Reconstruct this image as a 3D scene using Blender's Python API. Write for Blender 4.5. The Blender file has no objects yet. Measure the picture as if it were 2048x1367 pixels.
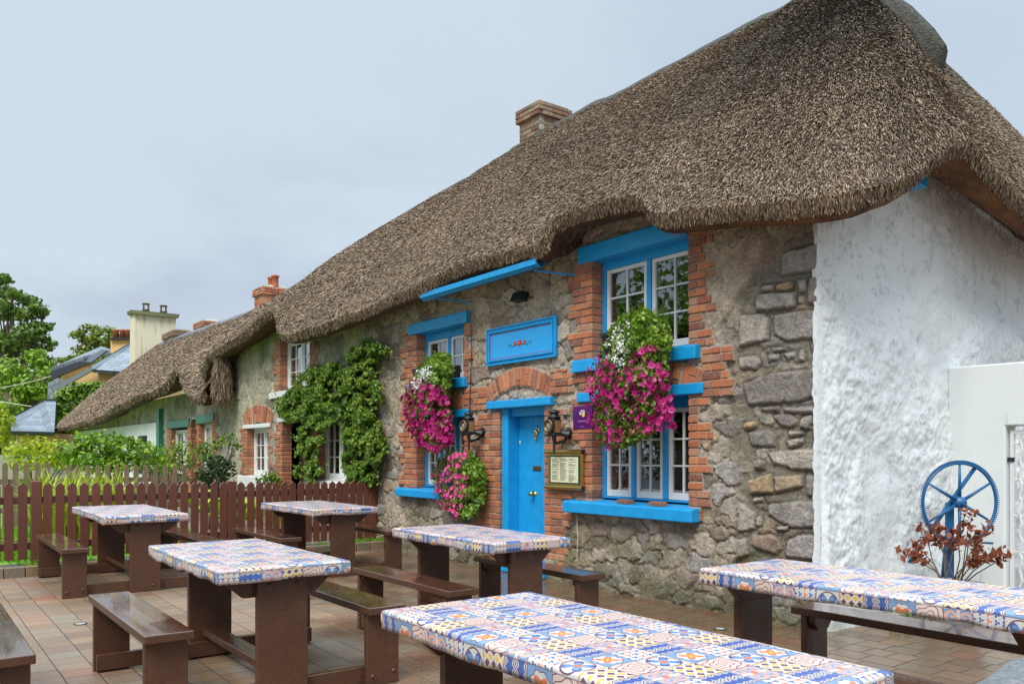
import bpy, math, random
import numpy as np
from mathutils import Vector, Matrix
random.seed(7); RNG = np.random.default_rng(7)
SC = bpy.context.scene; COL = SC.collection
R = math.radians
# ------------------------------------------------------------------ camera, sky, sun, exposure
# world frame: X runs along the cottage front (towards the gable), Y into the cottage, origin at the gable corner
CAM = Vector((3.764, -5.824, 1.4))
cam = bpy.data.cameras.new('camera'); camo = bpy.data.objects.new('camera', cam); COL.objects.link(camo)
camo.location = CAM
camo.rotation_euler = (R(90), 0, math.atan2(.8026, .5965))
cam.sensor_width = 36; cam.lens = 28.95; cam.shift_y = .1082; cam.clip_start = .05; cam.clip_end = 3000
SC.camera = camo
SC.render.resolution_x = 1024; SC.render.resolution_y = 683
SC.view_settings.view_transform = 'Standard'; SC.view_settings.look = 'None'
SC.view_settings.gamma = 1; SC.view_settings.exposure = 0.0
SC.render.engine = 'CYCLES'
SC.cycles.max_bounces = 6; SC.cycles.transparent_max_bounces = 8

# ------------------------------------------------------------------ node expression helper
class NT:
    def __init__(s, tree): s.t = tree; tree.nodes.clear()
    def new(s, typ, **k):
        n = s.t.nodes.new(typ)
        for a, b in k.items(): setattr(n, a, b)
        return n
    def link(s, a, b): s.t.links.new(a, b)
    def put(s, sock, v):
        if isinstance(v, X): s.t.links.new(v.o, sock)
        elif v is not None:
            if hasattr(sock, 'default_value'):
                if isinstance(v, (tuple, list)) and len(v) == 3 and sock.type == 'RGBA': v = tuple(v) + (1,)
                sock.default_value = v
    def m(s, op, a, b=None, c=None):
        n = s.new('ShaderNodeMath', operation=op)
        s.put(n.inputs[0], a); s.put(n.inputs[1], b); s.put(n.inputs[2], c)
        return X(s, n.outputs[0])
    def noise(s, vec, scale=5, detail=4, rough=.55, dist=0, out='Fac', dim='3D'):
        n = s.new('ShaderNodeTexNoise'); s.put(n.inputs['Vector'], vec)
        n.inputs['Scale'].default_value = scale; n.inputs['Detail'].default_value = detail
        n.inputs['Roughness'].default_value = rough; n.inputs['Distortion'].default_value = dist
        return X(s, n.outputs[out])
    def vor(s, vec, scale=5, feature='F1', out='Distance', rnd=1):
        n = s.new('ShaderNodeTexVoronoi', feature=feature); s.put(n.inputs['Vector'], vec)
        n.inputs['Scale'].default_value = scale; n.inputs['Randomness'].default_value = rnd
        return X(s, n.outputs[out])
    def co(s, kind='Object'): return X(s, s.new('ShaderNodeTexCoord').outputs[kind])
    def mapping(s, vec, scale=(1, 1, 1), rot=(0, 0, 0), loc=(0, 0, 0)):
        n = s.new('ShaderNodeMapping'); s.put(n.inputs[0], vec)
        n.inputs['Scale'].default_value = scale; n.inputs['Rotation'].default_value = rot; n.inputs['Location'].default_value = loc
        return X(s, n.outputs[0])
    def sep(s, v):
        n = s.new('ShaderNodeSeparateXYZ'); s.put(n.inputs[0], v); return [X(s, o) for o in n.outputs]
    def comb(s, x, y, z):
        n = s.new('ShaderNodeCombineXYZ')
        for i, v in enumerate((x, y, z)): s.put(n.inputs[i], v)
        return X(s, n.outputs[0])
    def mix(s, f, a, b, blend='MIX'):
        n = s.new('ShaderNodeMix', data_type='RGBA', blend_type=blend)
        s.put(n.inputs[0], f); s.put(n.inputs[6], a); s.put(n.inputs[7], b)
        return X(s, n.outputs[2])
    def ramp(s, f, stops, interp='LINEAR'):
        n = s.new('ShaderNodeValToRGB'); s.put(n.inputs[0], f); cr = n.color_ramp; cr.interpolation = interp
        while len(cr.elements) < len(stops): cr.elements.new(.5)
        for e, (p, c) in zip(cr.elements, stops):
            e.position = p; e.color = (c, c, c, 1) if isinstance(c, (int, float)) else tuple(c) + (1,)
        return X(s, n.outputs[0])
    def attr(s, name, out='Color'):
        return X(s, s.new('ShaderNodeAttribute', attribute_name=name).outputs[out])
    def objrand(s): return X(s, s.new('ShaderNodeObjectInfo').outputs['Random'])
    def island(s): return X(s, s.new('ShaderNodeNewGeometry').outputs['Random Per Island'])
    def step(s, v, a, b):   # smooth 0..1 between a and b
        n = s.new('ShaderNodeMapRange', interpolation_type='SMOOTHSTEP'); s.put(n.inputs[0], v)
        n.inputs[1].default_value = a; n.inputs[2].default_value = b
        return X(s, n.outputs[0])
class X:
    def __init__(s, nt, o): s.n = nt; s.o = o
    def __add__(s, b): return s.n.m('ADD', s, b)
    def __radd__(s, b): return s.n.m('ADD', s, b)
    def __sub__(s, b): return s.n.m('SUBTRACT', s, b)
    def __rsub__(s, b): return s.n.m('SUBTRACT', b, s)
    def __mul__(s, b): return s.n.m('MULTIPLY', s, b)
    def __rmul__(s, b): return s.n.m('MULTIPLY', s, b)
    def __truediv__(s, b): return s.n.m('DIVIDE', s, b)

# sky: Nishita under a broken cloud layer
world = bpy.data.worlds.new('World'); SC.world = world; world.use_nodes = True
n = NT(world.node_tree)
SUN_EL, SUN_AZ = R(50), math.atan2(-.68, .42)    # from the camera side
sky = n.new('ShaderNodeTexSky', sky_type='NISHITA'); sky.sun_disc = False
sky.sun_elevation = SUN_EL; sky.sun_rotation = R(90) - SUN_AZ
d = n.co('Generated'); dx, dy, dz = n.sep(d)
zc = n.m('MAXIMUM', dz, 0.0)
cv = n.comb(dx / (zc + .35), dy / (zc + .35), 0.0)
cl = n.noise(cv, 1.5, 6, .55, .4); cl2 = n.noise(n.mapping(cv, loc=(4, 2, 0)), .75, 3, .5)
cf = n.step(cl * .62 + cl2 * .38, .40, .58)
right = n.step(dx * -.8026 * .3 + dy * .5965 * .3 + dx * .5965 + dy * .8026, -.55, .75)
cloud = n.mix(cf, (4.9, 5.6, 6.9), (6.7, 7.7, 8.7))
cloud = n.mix(right * .65, cloud, (6.3, 7.6, 8.7))
cloud = n.mix(n.step(dz, .22, .0) * .7, cloud, (6.7, 7.9, 8.8))
base = n.mix(.93, X(n, sky.outputs[0]), cloud)
up = n.step(dz, .49, .85) * 2.6 + 1.0          # overcast sky is brightest overhead
bl = n.new('ShaderNodeVectorMath', operation='SCALE'); n.put(bl.inputs[0], base); n.put(bl.inputs['Scale'], up)
bg = n.new('ShaderNodeBackground'); n.link(bl.outputs[0], bg.inputs[0]); bg.inputs[1].default_value = .1
wo = n.new('ShaderNodeOutputWorld'); n.link(bg.outputs[0], wo.inputs[0])
sl = bpy.data.lights.new('sun', 'SUN'); sl.energy = 3.0; sl.angle = R(26); sl.color = (1, .96, .9)
so = bpy.data.objects.new('sun', sl); COL.objects.link(so)
sd = Vector((math.cos(SUN_AZ) * math.cos(SUN_EL), math.sin(SUN_AZ) * math.cos(SUN_EL), math.sin(SUN_EL)))
so.rotation_euler = sd.to_track_quat('Z', 'Y').to_euler(); so.location = (0, 0, 30)

# ------------------------------------------------------------------ projection helpers (photo pixel -> place)
F_, HY_, H_ = 1647., 905., 1.4
EX, EY, CC = (.5965, -.8026), (.8026, .5965), (2.429, 6.495)
def gp(px, py, z=0):                       # point on the horizontal plane z
    Y = (H_ - z) * F_ / (py - HY_); Xc = (px - 1024) / F_ * Y; Xc -= CC[0]; Y -= CC[1]
    return (Xc * EX[0] + Y * EX[1], Xc * EY[0] + Y * EY[1])
def wp(px, py, y=0):                       # point on the vertical plane y (parallel to the front wall)
    r = (px - 1024) / F_; X0 = CC[0] + y * EY[0]; Y0 = CC[1] + y * EY[1]
    x = (r * Y0 - X0) / (EX[0] - r * EX[1]); return (x, H_ + (HY_ - py) / F_ * (Y0 + x * EX[1]))
def dp(px, py, depth):                     # point at a given depth from the camera
    Xc = (px - 1024) / F_ * depth - CC[0]; Y = depth - CC[1]
    return Vector((Xc * EX[0] + Y * EX[1], Xc * EY[0] + Y * EY[1], H_ + (HY_ - py) / F_ * depth))

# ------------------------------------------------------------------ mesh helpers
class MB:
    def __init__(s): s.v = []; s.f = []; s.mi = []
    def face(s, idx, mi=0): s.f.append(idx); s.mi.append(mi)
    def box(s, x0, x1, y0, y1, z0, z1, M=None, mi=0):
        b = len(s.v)
        for z in (z0, z1):
            for x, y in ((x0, y0), (x1, y0), (x1, y1), (x0, y1)):
                p = Vector((x, y, z)); s.v.append(tuple(M @ p) if M else tuple(p))
        for q in ((0, 3, 2, 1), (4, 5, 6, 7), (0, 1, 5, 4), (1, 2, 6, 5), (2, 3, 7, 6), (3, 0, 4, 7)):
            s.face(tuple(b + i for i in q), mi)
        return s
    def prism(s, pts, a0, a1, axis='y', M=None, mi=0):     # polygon (u,v) extruded along an axis
        b = len(s.v); k = len(pts)
        for a in (a0, a1):
            for u, v in pts:
                p = Vector((u, a, v) if axis == 'y' else (a, u, v) if axis == 'x' else (u, v, a))
                s.v.append(tuple(M @ p) if M else tuple(p))
        s.face(tuple(range(b, b + k)), mi); s.face(tuple(reversed(range(b + k, b + 2 * k))), mi)
        for i in range(k):
            j = (i + 1) % k; s.face((b + j, b + i, b + k + i, b + k + j), mi)
        return s
    def tube(s, pts, rad, seg=8, cap=True, mi=0):
        pts = [Vector(p) for p in pts]; rad = rad if isinstance(rad, (list, tuple)) else [rad] * len(pts)
        b = len(s.v); up = Vector((.31, .17, .93)).normalized(); pa = None
        for i, p in enumerate(pts):
            t = (pts[min(i + 1, len(pts) - 1)] - pts[max(i - 1, 0)]).normalized()
            a = (pa - t * pa.dot(t)) if pa is not None else t.cross(up)
            if a.length < 1e-4: a = t.orthogonal()
            a.normalize(); pa = a; c = t.cross(a)
            for k in range(seg):
                w = 2 * math.pi * k / seg; s.v.append(tuple(p + (a * math.cos(w) + c * math.sin(w)) * rad[i]))
        for i in range(len(pts) - 1):
            for k in range(seg):
                k2 = (k + 1) % seg
                s.face((b + i * seg + k, b + i * seg + k2, b + (i + 1) * seg + k2, b + (i + 1) * seg + k), mi)
        if cap:
            s.face(tuple(b + k for k in reversed(range(seg))), mi); s.face(tuple(b + (len(pts) - 1) * seg + k for k in range(seg)), mi)
        return s
    def lathe(s, prof, c=(0, 0, 0), seg=20, M=None, mi=0):
        b = len(s.v); c = Vector(c)
        for r, z in prof:
            for k in range(seg):
                w = 2 * math.pi * k / seg; p = Vector((r * math.cos(w), r * math.sin(w), z))
                s.v.append(tuple(c + (M @ p if M else p)))
        for i in range(len(prof) - 1):
            for k in range(seg):
                k2 = (k + 1) % seg
                s.face((b + i * seg + k, b + i * seg + k2, b + (i + 1) * seg + k2, b + (i + 1) * seg + k), mi)
        s.face(tuple(b + k for k in reversed(range(seg))), mi); s.face(tuple(b + (len(prof) - 1) * seg + k for k in range(seg)), mi)
        return s
def mk(name, mb, mat, parent=None, loc=None, bevel=0, smooth=False, seg=1):
    me = bpy.data.meshes.new(name)
    me.from_pydata(mb.v, [], mb.f); me.update()
    for m_ in (mat if isinstance(mat, (list, tuple)) else [mat]): me.materials.append(m_)
    if any(mb.mi): me.polygons.foreach_set('material_index', mb.mi)
    if smooth: me.polygons.foreach_set('use_smooth', [True] * len(mb.f))
    o = bpy.data.objects.new(name, me); COL.objects.link(o)
    if parent: o.parent = parent
    if loc: o.location = loc
    if bevel:
        b = o.modifiers.new('bevel', 'BEVEL'); b.width = bevel; b.segments = seg; b.limit_method = 'ANGLE'; b.angle_limit = R(40)
    return o
def mknp(name, V, Fq, mat, parent=None, smooth=False, col=None, mi=None):
    me = bpy.data.meshes.new(name); V = np.asarray(V, np.float32); Fq = np.asarray(Fq, np.int32)
    me.vertices.add(len(V)); me.vertices.foreach_set('co', V.ravel())
    k = Fq.shape[1]; me.loops.add(Fq.size); me.loops.foreach_set('vertex_index', Fq.ravel())
    me.polygons.add(len(Fq)); me.polygons.foreach_set('loop_start', np.arange(0, Fq.size, k, dtype=np.int32))
    me.update(calc_edges=True)
    for m_ in (mat if isinstance(mat, (list, tuple)) else [mat]): me.materials.append(m_)
    if mi is not None: me.polygons.foreach_set('material_index', np.asarray(mi, np.int32))
    if smooth: me.polygons.foreach_set('use_smooth', np.ones(len(Fq), bool))
    if col is not None:
        a = me.color_attributes.new('Col', 'FLOAT_COLOR', 'POINT')
        a.data.foreach_set('color', np.concatenate([col, np.ones((len(col), 1))], 1).astype(np.float32).ravel())
    o = bpy.data.objects.new(name, me); COL.objects.link(o)
    if parent: o.parent = parent
    return o
def tag(o, label=None, cat=None, group=None, kind=None):
    for k_, v_ in (('label', label), ('category', cat), ('group', group), ('kind', kind)):
        if v_: o[k_] = v_
    return o
def empty(name, loc=(0, 0, 0), rz=0):
    o = bpy.data.objects.new(name, None); COL.objects.link(o); o.location = loc; o.rotation_euler = (0, 0, rz); o.empty_display_size = .2
    return o
def copy_tree(o, parent=None):
    c = o.copy(); COL.objects.link(c)
    if parent: c.parent = parent
    for ch in [q for q in COL.objects if q.parent == o]: copy_tree(ch, c)
    return c
def vnoise(x, y, seed=0):
    r = np.random.default_rng(seed).random((256, 256)); xi = np.floor(x).astype(int); yi = np.floor(y).astype(int)
    fx = x - xi; fy = y - yi; fx = fx * fx * (3 - 2 * fx); fy = fy * fy * (3 - 2 * fy)
    g = lambda a, b: r[a % 256, b % 256]
    return (g(xi, yi) * (1 - fx) + g(xi + 1, yi) * fx) * (1 - fy) + (g(xi, yi + 1) * (1 - fx) + g(xi + 1, yi + 1) * fx) * fy
def fbm(x, y, seed=0, o=4, rough=.5):
    s = 0; a = 1; t = 0
    for i in range(o): s = s + a * vnoise(x * 2 ** i + 17 * i, y * 2 ** i + 5 * i, seed + i); t += a; a *= rough
    return s / t
def sst(v, a, b):
    t = np.clip((v - a) / (b - a), 0, 1); return t * t * (3 - 2 * t)

# ------------------------------------------------------------------ materials
MATS = {}
def mat(name, fn):
    m_ = bpy.data.materials.new(name); m_.use_nodes = True; n = NT(m_.node_tree)
    b = n.new('ShaderNodeBsdfPrincipled'); o = n.new('ShaderNodeOutputMaterial'); n.link(b.outputs[0], o.inputs[0])
    fn(n, b, o); MATS[name] = m_; return m_
def bump(n, b, h, strength=.5, dist=.01):
    k = n.new('ShaderNodeBump'); k.inputs['Strength'].default_value = strength; k.inputs['Distance'].default_value = dist
    n.put(k.inputs['Height'], h); n.link(k.outputs[0], b.inputs['Normal'])
def paint(name, col, rough=.35, var=.12, bs=.15, scale=1., wear=None):
    def f(n, b, o):
        c = n.co(); t = n.noise(c, 9 * scale, 5, .6); g = n.noise(n.mapping(c, scale=(1, 1, .25)), 55 * scale, 3, .6)
        k = tuple(x * (1 - var * 1.6) for x in col); k2 = tuple(min(1, x * (1 + var)) for x in col)
        cc = n.mix(t, k, k2)
        if wear: cc = n.mix(n.step(n.noise(c, 34 * scale, 5, .7) * .6 + t * .4, .60, .66), cc, wear)
        n.put(b.inputs['Base Color'], cc); n.put(b.inputs['Roughness'], t * .2 + (rough - .1)); bump(n, b, g * .6 + t, bs, .008)
    return mat(name, f)
def plain(name, col, rough=.6, metal=0, spec=None):
    def f(n, b, o):
        t = n.noise(n.co(), 30, 3); n.put(b.inputs['Base Color'], n.mix(t, tuple(x * .8 for x in col), tuple(min(1, x * 1.15) for x in col)))
        b.inputs['Roughness'].default_value = rough; b.inputs['Metallic'].default_value = metal
    return mat(name, f)
M_blue = paint('blue paint', (.008, .33, .70), .45, .2, .5, 1, (.02, .20, .42))
M_blued = paint('dark blue paint', (.012, .18, .42), .4)
M_blue_sign = paint('sign blue paint', (.02, .36, .78), .3, .05, .05)
M_white = paint('white gloss paint', (.72, .72, .70), .4, .06, .3, 1, (.42, .37, .3))
M_whitep = paint('white plastic', (.75, .76, .74), .35, .04, .05)
M_green = paint('green paint', (.02, .17, .10), .4)
M_black = plain('black iron', (.02, .02, .022), .4)
M_brass = plain('brass', (.62, .44, .14), .28, 1)
M_bronze = plain('dark bronze', (.18, .12, .06), .45, .8)
M_glassy = plain('dark lens', (.03, .03, .03), .08)
M_purple = plain('purple plate', (.09, .008, .12), .3)
M_dark = plain('dark interior', (.012, .011, .010), .9)
M_curtain = paint('curtain fabric', (.30, .29, .22), .9, .25, .5)
M_net = paint('net curtain', (.62, .62, .58), .95, .15, .3)
M_terra = paint('terracotta', (.42, .12, .05), .8, .3, .4)
M_stonepot = paint('stone pot', (.42, .40, .36), .9, .2, .6)
M_slate = None
def f_glass(n, b, o):
    fr = n.new('ShaderNodeFresnel'); fr.inputs[0].default_value = 1.75
    t = n.new('ShaderNodeBsdfTransparent'); g = n.new('ShaderNodeBsdfGlossy'); g.inputs['Roughness'].default_value = .01
    t.inputs[0].default_value = (.82, .86, .84, 1); n.put(g.inputs[0], (.9, .93, .95))
    c = n.co(); k = n.new('ShaderNodeBump'); k.inputs['Strength'].default_value = .05; k.inputs['Distance'].default_value = .004
    n.put(k.inputs['Height'], n.noise(c, 7, 2)); n.link(k.outputs[0], g.inputs['Normal'])
    x = n.new('ShaderNodeMixShader'); n.put(x.inputs[0], X(n, fr.outputs[0]) * 1.9 + .12); n.link(t.outputs[0], x.inputs[1]); n.link(g.outputs[0], x.inputs[2])
    n.link(x.outputs[0], o.inputs[0])
M_glass = mat('window glass', f_glass)
def f_wood(n, b, o):
    # brown stained timber, wet: long grain along the object's x, knots
    c = n.co(); w = n.noise(n.mapping(c, scale=(1.2, 6, 6)), 2.2, 3, .5)
    g = n.noise(n.mapping(c, scale=(2.0, 42, 42)), 1.6, 4, .6, .6); rings = n.m('FRACT', n.noise(n.mapping(c, scale=(1.1, 5, 5)), 1.3, 1, .4, .3) * 14)
    cc = n.mix(w, (.075, .030, .015), (.135, .058, .030)); cc = n.mix(g * .5 + n.step(rings, .35, .0) * .35, cc, (.042, .018, .010))
    n.put(b.inputs['Base Color'], cc)
    nz = X(n, n.new('ShaderNodeNewGeometry').outputs['Normal']); up = n.step(n.sep(nz)[2], .6, .95)
    wet = n.step(n.noise(c, 5, 2), .36, .56)
    n.put(b.inputs['Roughness'], .42 - up * (.15 + .17 * wet)); b.inputs['Specular IOR Level'].default_value = .5
    n.put(b.inputs['Coat Weight'], up * .6); b.inputs['Coat Roughness'].default_value = .04
    bump(n, b, g * .6 + rings * .5, .35, .006)
M_wood = mat('brown stained timber', f_wood)
def f_fence(n, b, o):
    c = n.co(); r = n.island(); g = n.noise(n.mapping(c, scale=(28, 28, 1.6)), 2, 4, .6)
    cc = n.mix(g, (.115, .032, .017), (.21, .066, .034))
    cc = n.mix(n.objrand() * .55, cc, (.09, .040, .028)); n.put(b.inputs['Base Color'], n.mix(n.noise(c, 3, 2) * .6, cc, (.085, .028, .018))); b.inputs['Roughness'].default_value = .45; bump(n, b, g, .4, .005)
M_fence = mat('red brown fence stain', f_fence)
def f_oldwood(n, b, o):
    c = n.co(); g = n.noise(n.mapping(c, scale=(25, 25, 1.5)), 2, 4, .6)
    cc = n.mix(g, (.13, .08, .045), (.30, .21, .13)); n.put(b.inputs['Base Color'], n.mix(n.step(n.noise(c, 4, 3), .5, .7) * .6, cc, (.10, .13, .05)))
    b.inputs['Roughness'].default_value = .9; bump(n, b, g, .6, .006)
M_old = mat('weathered grey fence timber', f_oldwood)
def f_brick(n, b, o):
    r = n.island(); c = n.co(); t = n.noise(c, 45, 5, .65); t2 = n.noise(c, 8, 3)
    cc = n.ramp(r, [(0, (.18, .06, .04)), (.25, (.35, .10, .045)), (.5, (.46, .145, .058)), (.72, (.52, .20, .08)), (.9, (.30, .10, .06)), (1, (.54, .31, .18))])
    cc = n.mix(n.step(t, .42, .75) * .6, cc, (.60, .33, .19)); cc = n.mix(n.step(t2 * .6 + t * .4, .49, .60) * .6, cc, (.17, .11, .085))
    n.put(b.inputs['Base Color'], cc); b.inputs['Roughness'].default_value = .8; bump(n, b, t, .7, .01)
M_brick = mat('red brick', f_brick)
def f_oldbrick(n, b, o):
    r = n.island(); c = n.co(); t = n.noise(c, 30, 5, .65); t2 = n.noise(c, 5, 4)
    cc = n.ramp(r, [(0, (.14, .07, .05)), (.4, (.25, .12, .07)), (.7, (.30, .19, .12)), (1, (.36, .26, .18))]); cc = n.mix(n.step(t2 * .5 + t * .5, .46, .58) * .7, cc, (.20, .19, .13))
    n.put(b.inputs['Base Color'], cc); b.inputs['Roughness'].default_value = .9; bump(n, b, t, .9, .015)
M_oldbrick = mat('weathered old brick', f_oldbrick)
def f_mortar(n, b, o):
    c = n.co(); t = n.noise(c, 60, 6, .7); t2 = n.noise(c, 6, 4)
    n.put(b.inputs['Base Color'], n.mix(t2, (.34, .29, .23), (.55, .49, .40))); b.inputs['Roughness'].default_value = .95; bump(n, b, t, .9, .02)
M_mortar = mat('lime mortar', f_mortar)
def f_stone(n, b, o):
    c = n.co(); a = n.attr('Col'); t = n.noise(c, 38, 7, .72); t2 = n.noise(c, 13, 6, .65, .6); t3 = n.noise(c, 4, 4)
    k = n.ramp(t * .5 + t2 * .5, [(.28, .35), (.42, .72), (.54, 1.12), (.72, 1.75)])
    cc = n.mix(1.0, a, k, 'MULTIPLY'); cc = n.mix(n.step(n.noise(c, 90, 3, .6), .56, .72) * .35, cc, (.62, .57, .48))
    cc = n.mix(n.step(t3, .5, .7) * .35, cc, (.20, .18, .14))
    n.put(b.inputs['Base Color'], cc); n.put(b.inputs['Roughness'], .85 - t2 * .2); bump(n, b, t * .8 + t2 * 1.0, 1.0, .035)
M_stone = mat('rubble stone', f_stone)
def f_lime(n, b, o):
    c = n.co(); t = n.noise(c, 24, 8, .72); t2 = n.noise(n.mapping(c, scale=(1, .8, 1.1)), 5, 7, .7); t3 = n.noise(c, 1.3, 4); x, y, z = n.sep(c)
    cc = n.mix(t3, (.66, .70, .70), (.82, .84, .82)); cc = n.mix(n.step(t2 * .5 + t * .5, .49, .40) * .6 * n.step(t3, .30, .50), cc, (.38, .40, .40))
    sp = n.vor(n.mapping(c, scale=(1, .9, .4)), 5.5, 'F1'); cc = n.mix(n.step(sp, .075, .02) * n.step(t2, .48, .60), cc, (.14, .11, .08))
    drip = n.noise(n.mapping(c, scale=(5, 5, .5)), 3, 4); cc = n.mix(n.step(drip, .58, .74) * n.step(z, 2.0, 3.6) * .45, cc, (.45, .44, .38))
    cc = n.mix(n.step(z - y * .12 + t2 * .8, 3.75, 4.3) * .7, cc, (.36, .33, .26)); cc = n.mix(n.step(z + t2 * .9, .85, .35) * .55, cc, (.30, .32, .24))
    n.put(b.inputs['Base Color'], cc); b.inputs['Roughness'].default_value = .8; bump(n, b, t * .55 + t2 * .35, .55, .03)
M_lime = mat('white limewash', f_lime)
def f_render(n, b, o):
    c = n.co(); t = n.noise(c, 40, 5, .6); t2 = n.noise(n.mapping(c, scale=(1, 1, .35)), 3, 4); cc = n.mix(t2, (.62, .67, .66), (.76, .79, .77))
    cc = n.mix(n.step(n.noise(n.mapping(c, scale=(1, 1, .2)), 11, 4), .6, .72) * .35, cc, (.34, .36, .33))
    n.put(b.inputs['Base Color'], cc); b.inputs['Roughness'].default_value = .8; bump(n, b, t, .25, .01)
M_render = mat('smooth pale render', f_render)
def f_thatch(n, b, o):
    c = n.co(); r = n.island(); big = n.noise(c, .55, 3, .5, .3); mid = n.noise(c, 2.6, 3)
    dk = n.step(n.attr('Col') if False else n.noise(n.mapping(c, loc=(3.1, .2, 1.3)), .42, 2), .5, .66)
    cc = n.ramp(r, [(0, (.03, .022, .015)), (.18, (.11, .078, .050)), (.42, (.24, .172, .108)), (.66, (.33, .245, .158)), (.88, (.42, .32, .212)), (1, (.58, .46, .32))])  # darkest stops paint in the shaded gaps between straws
    cc = n.mix(1.0, cc, n.ramp(big * .6 + mid * .4, [(.3, (.66, .64, .62)), (.7, (1.2, 1.17, 1.12))]), 'MULTIPLY')
    x, y, z = n.sep(c)
    mossx = n.m('EXPONENT', (x + .9) * (x + .9) * -.42) * n.step(z + mid * .9, 4.9, 6.2)
    cc = n.mix(mossx * .72, cc, (.055, .055, .038))
    n.put(b.inputs['Base Color'], cc); b.inputs['Roughness'].default_value = .75
M_straw = mat('weathered thatch straw', f_thatch)
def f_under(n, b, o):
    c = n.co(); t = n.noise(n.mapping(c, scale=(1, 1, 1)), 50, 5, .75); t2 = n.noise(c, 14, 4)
    n.put(b.inputs['Base Color'], n.ramp(t * .6 + t2 * .4, [(.3, (.03, .022, .016)), (.5, (.11, .082, .058)), (.72, (.26, .20, .14))])); b.inputs['Roughness'].default_value = .9  # dark stops put the shade beneath the straws into the colour
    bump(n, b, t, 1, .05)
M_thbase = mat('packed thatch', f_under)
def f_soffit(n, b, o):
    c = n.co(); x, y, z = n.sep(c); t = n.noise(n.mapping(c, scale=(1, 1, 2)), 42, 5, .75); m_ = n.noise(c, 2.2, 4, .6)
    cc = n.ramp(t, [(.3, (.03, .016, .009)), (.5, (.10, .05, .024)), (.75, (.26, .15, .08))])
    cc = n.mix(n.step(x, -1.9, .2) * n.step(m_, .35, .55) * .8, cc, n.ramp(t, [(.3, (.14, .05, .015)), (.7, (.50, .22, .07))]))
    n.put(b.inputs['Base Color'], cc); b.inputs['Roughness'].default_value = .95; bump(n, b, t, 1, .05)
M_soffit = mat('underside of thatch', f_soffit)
def f_ridge(n, b, o):
    c = n.co(); t = n.noise(c, 24, 5, .7); v = n.vor(c, 26, 'DISTANCE_TO_EDGE')
    cc = n.ramp(t, [(.3, (.012, .012, .008)), (.5, (.04, .036, .022)), (.7, (.11, .095, .06))]); cc = n.mix(n.step(v, .06, .02) * .3, cc, (.08, .09, .10))
    n.put(b.inputs['Base Color'], cc); b.inputs['Roughness'].default_value = .8; bump(n, b, t + v, .8, .03)
M_ridge = mat('netted ridge thatch', f_ridge)
def f_paver(n, b, o):
    # block paving: continuous joints along X, blocks of mixed length
    c = n.co(); x, y, z = n.sep(c); wob = n.noise(c, 3, 2) * .012
    row = n.m('FLOOR', (y + wob) / .2); fy = n.m('FRACT', (y + wob) / .2)
    wn = n.new('ShaderNodeTexWhiteNoise', noise_dimensions='1D'); n.put(wn.inputs['W'], row); sh = X(n, wn.outputs[0])
    wn2 = n.new('ShaderNodeTexWhiteNoise', noise_dimensions='1D'); n.put(wn2.inputs['W'], row + 51.3); ln = X(n, wn2.outputs[0]) * .09 + .16
    u = x / ln + sh * 7; cell = n.m('FLOOR', u); fx = n.m('FRACT', u)
    jx = n.m('MINIMUM', fx, 1 - fx) * ln; jy = n.m('MINIMUM', fy, 1 - fy) * .2; j = n.m('MINIMUM', jx, jy)
    wn3 = n.new('ShaderNodeTexWhiteNoise', noise_dimensions='2D'); n.put(wn3.inputs['Vector'], n.comb(row, cell, 0.0)); rid = X(n, wn3.outputs[0])
    t = n.noise(c, 70, 4, .65); t2 = n.noise(c, 1.1, 4)
    cc = n.ramp(rid, [(0, (.24, .185, .135)), (.2, (.36, .265, .185)), (.4, (.29, .255, .20)), (.6, (.40, .295, .20)), (.8, (.33, .225, .16)), (.93, (.33, .31, .25)), (1, (.40, .20, .13))])
    cc = n.mix(1.0, cc, n.ramp(t, [(.3, (.54, .47, .40)), (.7, (.94, .83, .72))]), 'MULTIPLY')
    wet = n.step(t2 * 1.4 + x * .035 + y * .16 + .42, .35, .95)      # wetter beside the cottage
    cc = n.mix(n.step(n.noise(c, 2.3, 5, .6), .5, .7) * .3, cc, (.13, .10, .075))
    cc = n.mix(wet * .72, cc, n.mix(1.0, cc, (.40, .29, .20), 'MULTIPLY'))
    jm = n.step(j + t * .002, .0052, .0022); cc = n.mix(jm, cc, (.035, .032, .022))
    n.put(b.inputs['Base Color'], cc); n.put(b.inputs['Roughness'], .30 + n.step(t2, .55, .4) * .14 - wet * .22 + jm * .3 + t * .12)
    bump(n, b, n.step(j, 0, .009) * 1.2 + t * .22 + rid * .25, .55, .006)
M_paver = mat('block paving', f_paver)
def f_kerb(n, b, o):
    c = n.co(); r = n.island(); t = n.noise(c, 50, 4); cc = n.ramp(r, [(0, (.16, .14, .10)), (.5, (.26, .19, .13)), (1, (.30, .16, .10))])
    n.put(b.inputs['Base Color'], n.mix(n.step(n.noise(c, 6, 4), .45, .65) * .5, n.mix(t * .4, cc, (.1, .09, .07)), (.10, .12, .04))); b.inputs['Roughness'].default_value = .5; bump(n, b, t, .5)
M_kerb = mat('kerb blocks', f_kerb)
def f_grassg(n, b, o):
    c = n.co(); t = n.noise(c, 30, 4, .7); t2 = n.noise(c, 1.2, 4); n.put(b.inputs['Base Color'], n.mix(t2, (.10, .24, .012), (.20, .40, .02))); b.inputs['Roughness'].default_value = .9; bump(n, b, t, 1, .03)
M_lawn = mat('lawn turf', f_grassg)
def f_soil(n, b, o):
    c = n.co(); t = n.noise(c, 60, 5, .7); n.put(b.inputs['Base Color'], n.ramp(t, [(.3, (.07, .055, .04)), (.55, (.24, .2, .15)), (.75, (.45, .4, .33))])); b.inputs['Roughness'].default_value = .9; bump(n, b, t, 1, .02)
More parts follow.
